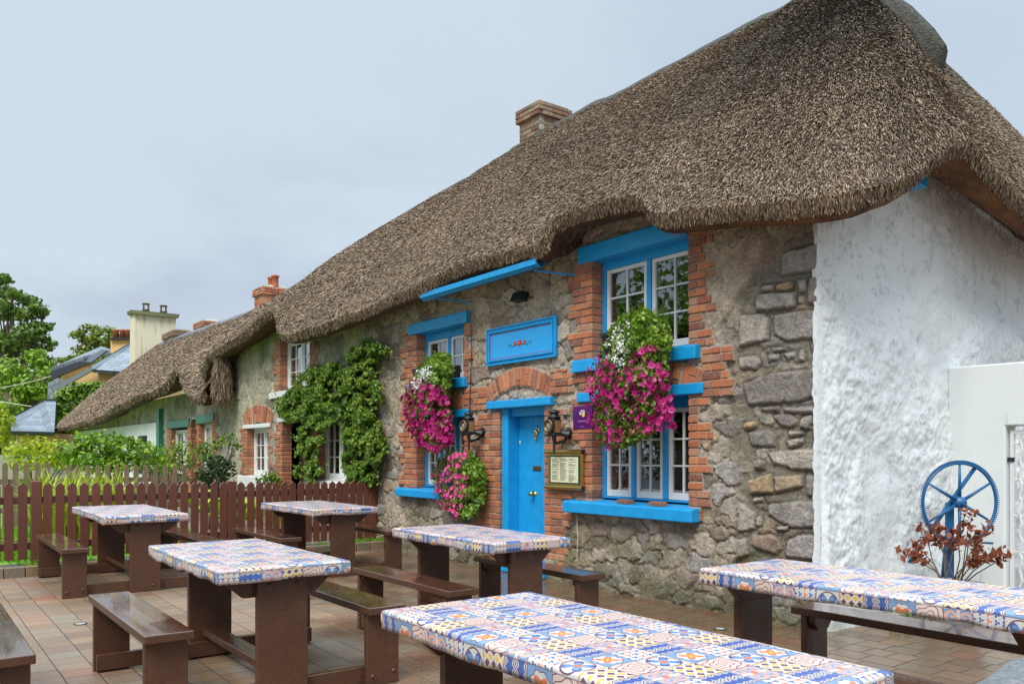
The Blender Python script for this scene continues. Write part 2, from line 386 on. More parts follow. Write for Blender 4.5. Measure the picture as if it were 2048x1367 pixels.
M_gravel = mat('gravel strip', f_soil)
def leafm(name, stops, rough=.45, trans=.35):
    def f(n, b, o):
        r = n.island(); c = n.co(); cl = n.noise(c, 2.2, 3)
        cc = n.ramp(r * .65 + cl * .5 - .07, stops); n.put(b.inputs['Base Color'], cc); b.inputs['Roughness'].default_value = rough
        tr = n.new('ShaderNodeBsdfTranslucent'); n.put(tr.inputs[0], cc); mx = n.new('ShaderNodeMixShader'); mx.inputs[0].default_value = trans
        n.link(b.outputs[0], mx.inputs[1]); n.link(tr.outputs[0], mx.inputs[2]); n.link(mx.outputs[0], o.inputs[0])
    return mat(name, f)
L_ivy = leafm('ivy leaf', [(0, (.015, .045, .005)), (.3, (.05, .13, .010)), (.55, (.14, .27, .018)), (.8, (.32, .42, .04)), (1, (.38, .28, .08))])  # low stops darkened so some leaves read as shaded gaps
L_tree = leafm('tree leaf', [(0, (.035, .09, .012)), (.5, (.12, .22, .03)), (1, (.30, .36, .06))])
L_tree2 = leafm('yellow green tree leaf', [(0, (.06, .12, .01)), (.5, (.17, .25, .02)), (1, (.36, .36, .05))])
L_bush = leafm('bush leaf', [(0, (.035, .09, .008)), (.45, (.14, .28, .015)), (.8, (.34, .50, .03)), (1, (.55, .45, .08))])
L_lime = leafm('bright yellow green leaf', [(0, (.10, .18, .01)), (.5, (.38, .48, .02)), (1, (.68, .66, .05))])
L_dark = leafm('dark shrub leaf', [(0, (.008, .025, .006)), (.5, (.02, .06, .012)), (1, (.06, .12, .02))])
L_copper = leafm('copper leaf', [(0, (.10, .025, .01)), (.5, (.24, .06, .022)), (1, (.42, .13, .05))])
L_basket = leafm('basket foliage', [(0, (.03, .10, .008)), (.5, (.15, .30, .02)), (1, (.42, .54, .06))])
L_petal = leafm('white petal', [(0, (.7, .7, .66)), (1, (.88, .88, .85))], .6, .2)
def bark(n, b, o):
    c = n.co(); t = n.noise(n.mapping(c, scale=(1, 1, .3)), 20, 5, .7); n.put(b.inputs['Base Color'], n.mix(t, (.05, .035, .025), (.20, .15, .11))); b.inputs['Roughness'].default_value = .9; bump(n, b, t, .8, .02)
M_bark = mat('bark', bark)
M_magenta = leafm('magenta petal', [(0, (.28, .002, .10)), (.5, (.46, .004, .16)), (1, (.66, .015, .26))], .5, .2)
M_pink = leafm('pink petal', [(0, (.60, .02, .20)), (.5, (.78, .06, .30)), (1, (.88, .16, .42))], .5, .2)
M_throat = plain('petunia throat', (.12, .0, .06), .6)
def f_granite(n, b, o):
    c = n.co(); t = n.noise(c, 90, 5, .8); t2 = n.noise(c, 9, 5, .6); cc = n.ramp(t * .75 + t2 * .25, [(.36, (.06, .07, .08)), (.5, (.20, .22, .24)), (.62, (.40, .40, .36))])
    n.put(b.inputs['Base Color'], cc); b.inputs['Roughness'].default_value = .5; bump(n, b, t2 + t * .5, .8, .03)
M_granite = mat('wet granite', f_granite)
def f_slate(n, b, o):
    uv = n.co('UV'); br = n.new('ShaderNodeTexBrick'); n.put(br.inputs[0], uv); br.inputs['Scale'].default_value = 1
    br.inputs['Brick Width'].default_value = .55; br.inputs['Row Height'].default_value = .3; br.inputs['Mortar Size'].default_value = .014
    br.inputs[1].default_value = (.11, .15, .19, 1); br.inputs[2].default_value = (.22, .27, .32, 1); br.inputs[3].default_value = (.03, .035, .04, 1)
    n.put(b.inputs['Base Color'], n.mix(n.noise(n.co(), 3, 4) * .4, X(n, br.outputs[0]), (.16, .18, .17))); b.inputs['Roughness'].default_value = .25; bump(n, b, X(n, br.outputs[1]) * -1, .5, .02)
M_slate = mat('wet slate', f_slate)
def f_ochre(n, b, o):
    c = n.co(); t = n.noise(c, 4, 5, .6); s_ = n.noise(n.mapping(c, scale=(4, 4, .4)), 3, 4)
    cc = n.mix(t, (.55, .34, .12), (.72, .50, .22)); n.put(b.inputs['Base Color'], n.mix(n.step(s_, .5, .72) * .4, cc, (.25, .2, .12))); b.inputs['Roughness'].default_value = .85; bump(n, b, t, .4, .01)
M_ochre = mat('ochre render', f_ochre)
def f_cream(n, b, o):
    c = n.co(); t = n.noise(c, 2, 5, .6); s_ = n.noise(n.mapping(c, scale=(3, 3, .3)), 2.4, 5); z = n.sep(c)[2]
    cc = n.mix(t, (.64, .57, .40), (.76, .69, .52)); n.put(b.inputs['Base Color'], n.mix(n.step(s_, .50, .7) * .6, cc, (.26, .24, .15))); b.inputs['Roughness'].default_value = .85; bump(n, b, t, .4, .01)
M_cream = mat('stained cream render', f_cream)
M_moss = plain('moss', (.10, .13, .015), .95)
M_capstone = plain('mossy cap stone', (.16, .16, .08), .9)
M_paper = plain('menu paper', (.70, .68, .45), .7)
M_ink = plain('ink', (.05, .06, .05), .7)
M_felt = plain('green felt', (.01, .06, .035), .9)
M_red = plain('painted red', (.55, .03, .02), .5)
M_redline = plain('red pinstripe', (.42, .05, .10), .5)
M_leafpaint = plain('painted green leaf', (.02, .16, .12), .5)
M_yel = plain('painted yellow', (.75, .6, .08), .5)
M_lav = plain('pale lavender', (.6, .55, .65), .5)
M_pblock = plain('blurred lilac text', (.25, .12, .30), .5)
M_cable = plain('pale cable', (.5, .47, .4), .5)
M_bkc = plain('black cable', (.02, .02, .02), .5)
M_ginger = plain('varnished pine', (.40, .20, .07), .4)

def f_cloth(n, b, o):
    # oilcloth printed with a patchwork of glazed-tile motifs
    uv = n.co('UV'); u, v, _ = n.sep(uv); T = .118
    wv = n.noise(uv, 9, 2) - .5; u = u + wv * .006; v = v + wv * .006
    cu = n.m('FLOOR', u / T); cv_ = n.m('FLOOR', v / T); fx = n.m('FRACT', u / T) - .5; fy = n.m('FRACT', v / T) - .5
    sel = n.m('FLOORED_MODULO', cu + cv_ * 3, 7.0)
    ax = n.m('ABSOLUTE', fx); ay = n.m('ABSOLUTE', fy); r = n.m('SQRT', fx * fx + fy * fy); th = n.m('ARCTAN2', fy, fx)
    W_ = (.60, .58, .52); BL = (.02, .075, .32); LB = (.15, .30, .50); OR = (.72, .15, .04); PK = (.74, .36, .24); YE = (.78, .44, .03); PL = (.12, .022, .05)
    ln = lambda e, w: n.step(n.m('ABSOLUTE', e), w, w * .45)
    # 0: blue petals on white
    pet = n.step(r - n.m('ABSOLUTE', n.m('SINE', th * 2)) * .46, .02, -.02); pin = n.step(r - n.m('ABSOLUTE', n.m('SINE', th * 2)) * .34, .02, -.02)
    c0 = n.mix(pet, W_, BL); c0 = n.mix(pin * .8, c0, LB); c0 = n.mix(n.step(ax + ay, .16, .13), c0, OR); c0 = n.mix(n.step(n.m('ABSOLUTE', r - .44), .03, .02), c0, PL)
    # 1: maroon and yellow diamonds
    chk = n.m('FLOORED_MODULO', n.m('FLOOR', (fx + fy) * 3 + 8) + n.m('FLOOR', (fx - fy) * 3 + 8), 2.0)
    c1 = n.mix(chk, YE, PL); edge = n.m('MINIMUM', n.m('MINIMUM', n.m('FRACT', (fx + fy) * 3 + 8), 1 - n.m('FRACT', (fx + fy) * 3 + 8)), n.m('MINIMUM', n.m('FRACT', (fx - fy) * 3 + 8), 1 - n.m('FRACT', (fx - fy) * 3 + 8)))
    c1 = n.mix(n.step(edge, .17, .12), c1, W_)
    # 2: blue field with white and maroon ogee lines
    og = n.m('FRACT', fx * 2 + .5) - .5 + n.m('SINE', fy * 12.566) * .18; og2 = n.m('FRACT', fx * 2 + .5) - .5 - n.m('SINE', fy * 12.566) * .18
    c2 = n.mix(n.m('MAXIMUM', ln(og, .17), ln(og2, .17)), BL, W_); c2 = n.mix(n.m('MAXIMUM', ln(og, .05), ln(og2, .05)), c2, PL)
    # 3: orange medallion in a light-blue ring
    md = r + n.m('COSINE', th * 8) * .03; c3 = n.mix(n.step(md, .42, .40), LB, PL); c3 = n.mix(n.step(md, .39, .37), c3, W_)
    md2 = r + n.m('COSINE', th * 4) * .09; c3 = n.mix(n.step(md2, .26, .23), c3, OR); c3 = n.mix(n.step(md2, .10, .08), c3, YE)
    # 4: interlaced fine maroon rings on pale pink
    rr = n.m('FRACT', r * 5.5 + n.m('SINE', th * 4) * .35); c4 = n.mix(.4, W_, PK); c4 = n.mix(n.step(n.m('ABSOLUTE', rr - .5), .12, .06), c4, PL)
    # 5: scrolls, light blue on salmon
    q = n.m('SQRT', (ax - .22) * (ax - .22) + (ay - .22) * (ay - .22)); tq = n.m('ARCTAN2', ay - .22, ax - .22)
    sp = n.m('FRACT', q * 5 + tq * .159); c5 = n.mix(n.step(n.m('ABSOLUTE', sp - .5), .25, .2), PK, LB); c5 = n.mix(n.step(ax, .07, .05), c5, W_); c5 = n.mix(n.step(r, .12, .10), c5, OR)
    # 6: little sprigs on white
    hx = n.m('FRACT', fx * 4 + .5) - .5; hy = n.m('FRACT', fy * 4 + .5) - .5; hr = n.m('SQRT', hx * hx + hy * hy); ht = n.m('ARCTAN2', hy, hx)
    sg = n.step(hr - n.m('ABSOLUTE', n.m('COSINE', ht * 1.5)) * .42, .03, -.03); chk6 = n.m('FLOORED_MODULO', n.m('FLOOR', fx * 3 + .5) + n.m('FLOOR', fy * 3 + .5), 2.0)
    c6 = n.mix(sg, W_, n.mix(chk6, BL, OR))
    cc = c0
    for i, ci in enumerate((c1, c2, c3, c4, c5, c6)):
        cc = n.mix(n.m('COMPARE', sel, float(i + 1), .1), cc, ci)
    bd = n.m('MAXIMUM', ax, ay); cc = n.mix(n.step(bd, .475, .492) * .7, cc, PL)
    dr = n.vor(n.co(), 95, 'F1'); drop = n.step(dr, .34, .12)
    cc = n.mix(n.noise(n.co(), 6, 3) * .22, cc, (.50, .52, .56))
    n.put(b.inputs['Base Color'], cc); n.put(b.inputs['Roughness'], .32 - drop * .22); bump(n, b, drop * .9 + n.noise(n.co(), 10, 3) * 1.5, .35, .006)
M_cloth = mat('patchwork print oilcloth', f_cloth)

# ------------------------------------------------------------------ ground and paving
KX = -6.97          # kerb line; fence stands behind it
def sheet(name, x0, x1, y0, y1, z, m_):
    b = MB(); b.v = [(x0, y0, z), (x1, y0, z), (x1, y1, z), (x0, y1, z)]; b.face((0, 1, 2, 3))
    return tag(mk(name, b, m_), kind='structure')
sheet('ground', -900, 900, -900, 900, -.03, plain('bare earth', (.13, .115, .085), .9))
sheet('paving', KX, 30, -14, 30, 0, M_paver)
sheet('added_road', -60, 200, -24, -14, -.01, plain('wet asphalt', (.05, .05, .052), .4))  # unseen dark strip, added to keep green out of the window reflections
sheet('lawn', -60, KX - .7, -13, -2.2, .05, M_lawn)
sheet('garden_bed', -60, KX - .7, -2.2, .05, .05, M_gravel)
sheet('gravel_strip', KX - .7, KX - .1, -30, .05, .075, M_gravel)
b = MB(); y = -12.
while y < 0:
    l = random.uniform(.19, .23); b.box(KX - .1, KX, y, min(y + l - .008, 0), -.02, .115 + random.uniform(-.004, .004)); y += l
tag(mk('kerb', b, M_kerb, bevel=.006), kind='structure')

# ------------------------------------------------------------------ stone walls
def quad(px):                              # stone outlines measured on the wall plane
    return [wp(a, c) for a, c in px]
def Z5(l): return [(1400 + a / 2.071, 340 + c / 2.071) for a, c in l]
def Z6(l): return [(1500 + a / 2.807, 880 + c / 2.807) for a, c in l]
GREY = (.33, .31, .30); DK = (.24, .225, .21); OC = (.46, .34, .20); LG = (.43, .40, .36); RD = (.34, .25, .20)
QU = [(Z5([(345, 345), (540, 290), (545, 412), (345, 438)]), GREY), (Z5([(240, 515), (400, 500), (402, 570), (238, 585)]), GREY),
      (Z5([(458, 440), (545, 430), (545, 548), (450, 558)]), DK), (Z5([(325, 470), (390, 460), (390, 498), (322, 503)]), OC),
      (Z5([(262, 478), (308, 474), (308, 502), (262, 504)]), LG), (Z5([(405, 455), (450, 448), (450, 505), (418, 508)]), LG), (Z5([(410, 520), (436, 520), (436, 552), (410, 552)]), LG),
      (Z5([(172, 600), (270, 598), (292, 620), (290, 705), (168, 730)]), LG), (Z5([(312, 600), (545, 568), (545, 690), (360, 708), (308, 680)]), GREY),
      (Z5([(456, 722), (545, 705), (545, 812), (500, 812)]), DK), (Z5([(415, 745), (436, 740), (440, 790), (412, 790)]), LG), (Z5([(295, 735), (360, 733), (372, 742), (310, 752)]), LG),
      (Z5([(165, 775), (240, 765), (262, 800), (235, 825), (170, 820)]), LG), (Z5([(350, 760), (395, 748), (400, 775), (370, 785)]), LG), (Z5([(285, 765), (330, 760), (335, 785), (290, 795)]), GREY),
      (Z5([(182, 885), (290, 842), (545, 818), (545, 915), (420, 960), (205, 972)]), DK),
      (Z5([(250, 982), (335, 978), (330, 998), (255, 1000)]), DK), (Z5([(350, 985), (480, 978), (480, 1005), (360, 1004)]), GREY),
      (Z5([(305, 1015), (370, 1008), (412, 1030), (400, 1062), (340, 1065)]), DK), (Z5([(425, 1020), (470, 1015), (475, 1070), (420, 1072)]), GREY),
      (Z5([(188, 1045), (240, 1038), (240, 1065), (190, 1075)]), OC), (Z5([(200, 1085), (290, 1075), (325, 1100), (320, 1148), (220, 1140)]), DK),
      (Z5([(370, 1080), (432, 1076), (434, 1098), (372, 1104)]), LG), (Z5([(358, 1118), (430, 1108), (438, 1130), (375, 1155)]), LG), (Z5([(470, 1060), (545, 1040), (545, 1145), (476, 1140)]), DK),
      (Z5([(285, 1170), (380, 1155), (545, 1150), (545, 1245), (400, 1240), (310, 1215)]), LG), (Z5([(230, 1200), (270, 1200), (272, 1240), (232, 1238)]), DK),
      (Z5([(205, 1285), (300, 1250), (310, 1335), (215, 1340)]), OC), (Z5([(314, 1265), (430, 1262), (428, 1312), (318, 1335)]), (.40, .32, .22)), (Z5([(440, 1262), (545, 1262), (545, 1350), (450, 1350)]), DK),
      (Z6([(20, 320), (80, 315), (90, 345), (20, 350)]), LG), (Z6([(110, 360), (250, 340), (400, 340), (400, 488), (235, 490), (112, 420)]), GREY), (Z6([(-60, 340), (40, 400), (35, 500), (-60, 510)]), LG),
      (Z6([(45, 425), (75, 425), (70, 485), (42, 480)]), LG), (Z6([(155, 485), (215, 480), (220, 505), (155, 510)]), LG), (Z6([(5, 530), (120, 526), (172, 545), (186, 615), (150, 640), (20, 600)]), RD),
      (Z6([(215, 560), (300, 520), (400, 540), (400, 675), (205, 650)]), GREY), (Z6([(-90, 560), (-10, 540), (0, 640), (-80, 680)]), LG)]
def wall_field(name, x0, x1, z0, zt, res, openings, seed, parent, quoins=(), cell=(.30, .17), moss_low=.8, moss_top=0., tint=(1, 1, 1), smear0=.52):
    nx = int((x1 - x0) / res) + 1; nz = int((zt - z0) / res) + 1
    gx, gz = np.meshgrid(np.linspace(x0, x1, nx), np.linspace(z0, zt, nz)); Xg = gx.ravel(); Zg = gz.ravel()
    rg = np.random.default_rng(seed)
    # warped cell lookup: nearest and second nearest stone centre
    wx = Xg + (fbm(Xg * 6, Zg * 6, seed + 40, 4, .65) - .5) * .22; wz = Zg + (fbm(Xg * 6, Zg * 6, seed + 50, 4, .65) - .5) * .17
    cx, cz = cell; u = wx / cx; v = wz / cz; iu = np.floor(u).astype(int); iv = np.floor(v).astype(int)
    J = rg.random((512, 512, 3)); best = np.full(u.shape, 9.); sec = np.full(u.shape, 9.); bid = np.zeros(u.shape, int)
    for a in (-1, 0, 1):
        for c in (-1, 0, 1):
            p = iu + a; q = iv + c; jj = J[p % 512, q % 512]
            d = np.hypot(p + .5 + (jj[:, 0] - .5) * .85 + .5 * (q % 2) - .25 - u, q + .5 + (jj[:, 1] - .5) * .8 - v)
            m1 = d < best; sec = np.where(m1, best, np.minimum(sec, d)); bid = np.where(m1, (p % 512) * 512 + q % 512, bid); best = np.where(m1, d, best)
    e = sec - best; rid = rg.random(512 * 512)[bid]; rid2 = rg.random(512 * 512)[bid]
    pal = np.array([(.40, .36, .30), (.31, .28, .24), (.45, .41, .35), (.26, .245, .22), (.42, .35, .25), (.37, .36, .35), (.50, .46, .40), (.27, .22, .18)])
    stone = pal[(rid * 8).astype(int) % 8] * (.85 + .3 * rid2)[:, None]
    mort = np.array((.48, .415, .325)) * (.85 + .35 * fbm(Xg * 3, Zg * 3, seed + 3, 4))[:, None]
    face = sst(e, .04, .17); smear = sst(fbm(Xg * 1.7, Zg * 1.9, seed + 9, 4), smear0, smear0 + .16)
    h = face * (.014 + .024 * rid2) * (1 - .75 * smear) + (.012 + .020 * smear) * fbm(Xg * 20, Zg * 20, seed + 5, 3, .65) + .018 * fbm(Xg * 1.3, Zg * 1.3, seed + 6, 3) + smear * .010; h = np.minimum(h, .046)
    k = (face * (1 - .72 * smear))[:, None]; colr = mort * (1 - k) + stone * k
    crev = (sst(e, .08, .02) * (1 - smear) * .75)[:, None]; colr = colr * (1 - crev) + np.array((.15, .125, .095)) * crev
    if quoins:
        left = np.interp(Zg, [0, .5, .9, 1.3, 1.7, 2.2, 2.55, 2.9, 3.3], [-.95, -.8, -.78, -.80, -.86, -.93, -.95, -.62, -.45]) + (fbm(Xg * 4, Zg * 6, seed + 70, 3) - .5) * .14
        zone = sst(Xg - left, -.03, .03); bed = np.array((.24, .225, .175)) * (.8 + .5 * fbm(Xg * 14, Zg * 14, seed + 71, 4))[:, None]
        qh = np.zeros(Xg.shape); qc = bed.copy()
        # small packing stones between the blocks
        s2 = sst(e, .06, .16) * (rid > .45); qh = np.maximum(qh, s2 * .016); qc = qc * (1 - (s2 * .8)[:, None]) + stone * .8 * (s2 * .8)[:, None] + 0
        for pts, c in quoins:
            P_ = np.array(pts); a = 0
            for i in range(len(P_)):
                j = (i + 1) % len(P_); a += P_[i][0] * P_[j][1] - P_[j][0] * P_[i][1]
            if a < 0: P_ = P_[::-1]
            near = (Xg > P_[:, 0].min() - .05) & (Xg < P_[:, 0].max() + .05) & (Zg > P_[:, 1].min() - .05) & (Zg < P_[:, 1].max() + .05)
            ix = np.nonzero(near)[0]; dd = np.full(len(ix), 9.)
            for i in range(len(P_)):
                j = (i + 1) % len(P_); ed = P_[j] - P_[i]; L = np.hypot(*ed); nn = (-ed[1] / L, ed[0] / L)
                dd = np.minimum(dd, (Xg[ix] - P_[i][0]) * nn[0] + (Zg[ix] - P_[i][1]) * nn[1])
            dd += (fbm(Xg[ix] * 25, Zg[ix] * 25, seed + 80, 3) - .5) * .022
            t = sst(dd, -.006, .016); out = sst(dd, -.022, -.006) * (1 - t)
            qh[ix] = np.maximum(qh[ix] * (1 - t) * (1 - out), t * (.030 + .02 * random.random()))
            cc = np.array(c) * (.8 + .55 * fbm(Xg[ix] * 9, Zg[ix] * 12, seed + 90, 4))[:, None]
            qc[ix] = qc[ix] * (1 - out * .5)[:, None]; qc[ix] = qc[ix] * (1 - t[:, None]) + cc * t[:, None]
        qh = qh + .012 * fbm(Xg * 25, Zg * 25, seed + 5, 3)
        h = h * (1 - zone) + (qh - .006) * zone; colr = colr * (1 - zone[:, None]) + qc * zone[:, None]
        pk = (sst(np.hypot((Xg + .62) / .35, (Zg - 3.05) / .22) + fbm(Xg * 6, Zg * 6, 99, 3) * .8, 1.1, .7) * .5)[:, None]; colr = colr * (1 - pk) + np.array((.40, .24, .21)) * pk
    ms = (sst(moss_low - Zg + (fbm(Xg * 3, Zg * 4, seed + 11, 4) - .5) * 1.5, 0, .5) * .62)[:, None]
    colr = colr * (1 - ms) + np.array((.105, .115, .040)) * ms
    # base of the wall: larger darker rock
    bz = (sst(.30 - Zg + (fbm(Xg * 2, Zg * 2, seed + 12, 3) - .5) * .4, 0, .15))[:, None]; colr = colr * (1 - bz * .45) + colr * np.array((.5, .52, .42)) * bz * .45
    h = h + .06 * sst(.45 - Zg, 0, .45) * fbm(Xg * 4, Zg * 5, seed + 13, 3)
    if moss_top:
        mt = (sst(Zg - (zt - moss_top) + (fbm(Xg * 2.5, Zg * 1.5, seed + 14, 4) - .5) * 1.2, -.1, .6) * .75)[:, None]; colr = colr * (1 - mt) + np.array((.10, .105, .045)) * mt
    colr = colr * np.array(tint); V = np.stack([Xg, -h, Zg], 1)
    idx = np.arange(nx * nz).reshape(nz, nx); Fq = np.stack([idx[:-1, :-1], idx[:-1, 1:], idx[1:, 1:], idx[1:, :-1]], -1).reshape(-1, 4)
    fc = V[Fq].mean(1); keep = np.ones(len(Fq), bool)
    for a0, a1, b0, b1 in openings: keep &= ~((fc[:, 0] > a0) & (fc[:, 0] < a1) & (fc[:, 2] > b0) & (fc[:, 2] < b1))
    return mknp(name, V, Fq[keep], M_stone, parent, True, colr)

PUB = empty('thatched_cottage', (0, 0, 0))
tag(PUB, 'stone and brick thatched cottage with bright blue door and windows and white gable', 'cottage')
OP = [(-2.60, -1.30, 2.36, 3.42), (-2.60, -1.30, .90, 1.95), (-4.25, -3.39, .1, 1.96), (-6.22, -5.02, 2.36, 3.10), (-6.22, -5.02, .90, 1.90)]
PX1 = -7.9
wall_field('stone_wall', PX1, 0.0, -.05, 3.75, .0125, OP, 11, PUB, QU and [(quad(p), c) for p, c in QU], cell=(.27, .165), moss_low=.62, tint=(1.07, 1.01, .93))
IVC = empty('ivy_cottage', (0, 0, 0))
tag(IVC, 'rubble stone thatched cottage with white windows half hidden by climbing greenery', 'cottage')
OP2 = [(-13.2, -11.95, .95, 1.92), (-11.25, -10.25, .05, 1.98), (-9.62, -8.45, .95, 1.98), (-11.35, -9.95, 2.52, 3.5)]
wall_field('stone_wall', -14.45, PX1, -.05, 3.95, .022, OP2, 31, IVC, (), cell=(.42, .25), moss_low=.4, moss_top=.65, tint=(1.0, 1.03, .92), smear0=.40)
# backing: inner walls, dark rooms behind the openings
mk('room_backing', MB().box(-7.9, -.3, .7, .76, 0, 3.7), M_dark, PUB)
mk('upper_floor', MB().box(-7.9, -.3, .2, .7, 2.06, 2.30), M_dark, PUB)
mk('room_backing', MB().box(-14.4, -7.95, .6, .66, 0, 3.9), M_dark, IVC); mk('upper_floor', MB().box(-14.4, -7.95, .2, .6, 2.08, 2.5), M_dark, IVC)
mk('end_wall', MB().prism([(.02, 0), (5.5, 0), (5.5, 3.4), (2.8, 5.6), (.02, 3.75)], -14.44, -14.3, 'x'), M_mortar, IVC)

# gable wall: lumpy limewashed face in the plane x = 0
gy, gz = np.meshgrid(np.linspace(0, 5.6, 430), np.linspace(-.05, 5.4, 400)); Yg = gy.ravel(); Zg = gz.ravel()
rgh = sst(fbm(Yg * 1.1, Zg * .9, 61, 3) + (1.8 - Zg) * .06, .38, .62); h = .09 * fbm(Yg * 1.6, Zg * 1.6, 5, 3) + .036 * fbm(Yg * 5, Zg * 5.5, 8, 4) * (.35 + rgh) + .024 * fbm(Yg * 19, Zg * 16, 18, 4, .65) * (.3 + rgh) + .06 * sst(.6 - Zg, 0, .6) - .06
Zg = np.minimum(np.minimum(Zg, 3.60 + .42 * Yg), 4.02 - .20 * np.maximum(Yg - 1.6, 0)); h = h * sst(Yg, -.02, .05) + .004 * fbm(Zg * 14, Yg * 3, 4, 3)
V = np.stack([h, Yg, Zg], 1); idx = np.arange(430 * 400).reshape(400, 430)
Fq = np.stack([idx[:-1, :-1], idx[:-1, 1:], idx[1:, 1:], idx[1:, :-1]], -1).reshape(-1, 4)
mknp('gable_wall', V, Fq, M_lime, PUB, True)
# the limewash laps a little round the corner
b = MB(); zz = np.linspace(0, 3.7, 150); ed = -.03 + .03 * (fbm(zz * 9, zz * 0, 3, 5, .7) - .5) * 1.6
for z_, e_ in zip(zz, ed):
    b.v += [(float(e_), -.044, float(z_)), (.006, -.046, float(z_)), (.010, .02, float(z_))]
for i in range(149):
    b.face((3 * i, 3 * i + 1, 3 * i + 4, 3 * i + 3)); b.face((3 * i + 1, 3 * i + 2, 3 * i + 5, 3 * i + 4))
mk('limewash_edge', b, M_lime, PUB)
b = MB(); p = (.02, 1.28, 3.78); b.box(0, .18, 1.20, 1.34, 3.70, 3.86); mk('beam_end', b, M_blue, PUB, bevel=.01)

# ------------------------------------------------------------------ bricks
def bricks(name, parent, regions, y0=-.062, depth=.2, course=.0755, arch=(), seedv=1):
    # regions: (x_left, x_right, z0, z1, jagged side: 'l'/'r'/'b'/'')
    rg = random.Random(seedv)
    for (xa, xb, z0, z1, jag) in regions:
        b = MB(); mb = MB(); k = 0; z = z0
        while z < z1 - .03:
            la = xa + (.11 if (k % 4 in (0, 1) and jag in ('l', 'b')) else 0) + (rg.uniform(-.04, .04) if jag in ('l', 'b') else 0)
            ra = xb - (.11 if (k % 4 in (2, 3) and jag in ('r', 'b')) else 0) + (rg.uniform(-.04, .04) if jag in ('r', 'b') else 0)
            x = la; first = k % 2
            while x < ra - .035:
                l = .105 if first else .215; first = 0 if (rg.random() < .75) else 1
                xe = min(x + l, ra)
                if ra - xe < .06: xe = ra
                jy = rg.uniform(-.006, .006)
                M = Matrix.Translation((x, 0, z)) @ Matrix.Rotation(rg.uniform(-.012, .012), 4, 'Y')
                b.box(0, xe - x - (.011 if xe < ra - .001 else 0), y0 + jy, y0 + depth, 0, min(course, z1 - z) - .012 + rg.uniform(-.003, .002), M)
                x = xe
            mb.box(la + (-.008 if jag == 'l' or not jag else .008), ra - (.008 if jag != 'r' else -.004), y0 + .011, y0 + depth - .012, z - .002, min(z + course, z1) + .001)
            z += course; k += 1
        o = mk('brick_pier', b, M_brick, parent, bevel=.005); mk('brick_mortar', mb, M_mortar, o)
    for (xc, zc, r0, r1, a0, a1, nb) in arch:
        b = MB(); mb = MB()
        for i in range(nb):
            a = a0 + (a1 - a0) * (i + .5) / nb; w = (a1 - a0) / nb * (r0 + r1) / 2 * .86
            M = Matrix.Translation((xc, 0, zc)) @ Matrix.Rotation(a + rg.uniform(-.012, .012), 4, 'Y')
            if rg.random() < .45:
                mid = (r0 + r1) / 2 + rg.uniform(-.05, .05)
                b.box(-w / 2, w / 2, y0 + rg.uniform(-.005, .005), y0 + depth, r0, mid - .006, M); b.box(-w / 2, w / 2, y0 + rg.uniform(-.005, .005), y0 + depth, mid + .006, r1, M)
            else: b.box(-w / 2, w / 2, y0 + rg.uniform(-.005, .005), y0 + depth, r0, r1 + rg.uniform(-.01, .01), M)
        pts = []
        for i in range(13): a = a0 + (a1 - a0) * i / 12; pts.append((xc + math.sin(a) * (r1 + .01), zc + math.cos(a) * (r1 + .01)))
        for i in range(12, -1, -1): a = a0 + (a1 - a0) * i / 12; pts.append((xc + math.sin(a) * (r0 - .01), zc + math.cos(a) * (r0 - .01)))
        mb.prism(pts, y0 + .012, y0 + depth - .01)
        o = mk('brick_arch', b, M_brick, parent, bevel=.005); mk('brick_mortar', mb, M_mortar, o)
# right-hand bay with the two big windows
bricks('brick_surround', PUB, [(-2.92, -2.60, .78, 2.26, 'l'), (-2.98, -2.60, 2.38, 3.42, 'l'), (-1.30, -1.06, .92, 2.02, 'r'), (-1.30, -1.02, 2.36, 3.50, 'r'), (-1.14, -.78, 1.90, 2.34, 'r'), (-1.30, -1.15, .79, .915, '')], seedv=3,
       arch=[(-1.93, .20, 1.86, 2.10, -.37, .42, 16)])
# door surround with its relieving arch
bricks('brick_surround', PUB, [(-4.78, -4.25, 0.0, 1.91, 'l'), (-3.39, -2.96, 0.0, 1.91, 'r'), (-3.30, -2.88, 2.05, 2.32, 'r'), (-5.02, -4.52, 1.93, 2.22, '')], seedv=5,
       arch=[(-3.86, 1.20, .98, 1.19, -.66, .62, 17)])
# left-hand bay
bricks('brick_surround', PUB, [(-6.72, -6.22, .80, 2.22, 'l'), (-6.66, -6.22, 2.3, 3.10, 'l'), (-5.02, -4.80, .80, 1.93, 'r'), (-5.02, -4.84, 2.28, 3.10, 'r')], seedv=8,
       arch=[(-5.62, .95, 1.09, 1.31, -.5, .52, 15)])
b = MB()
for i in range(9): b.box(-4.28 + i * .09, -4.21 + i * .09, -.03, .02, 2.075 + .05 * math.sin(i / 8 * math.pi) , 2.13 + .05 * math.sin(i / 8 * math.pi))
mk('vent_brick', b, M_brick, PUB, bevel=.004)
# ivy cottage
bricks('brick_surround', IVC, [(-13.62, -13.2, .8, 1.93, 'l'), (-11.95, -11.78, .8, 1.93, 'r'), (-11.68, -11.25, .0, 1.98, 'l')], seedv=11, arch=[(-12.58, .2, 1.82, 2.16, -.42, .42, 16)])
bricks('brick_surround', IVC, [(-9.98, -9.62, .8, 2.0, 'l'), (-8.45, -8.2, .8, 2.0, 'r'), (-11.68, -11.35, 2.45, 3.6, 'l'), (-9.95, -9.6, 2.5, 3.5, 'r')], seedv=13)

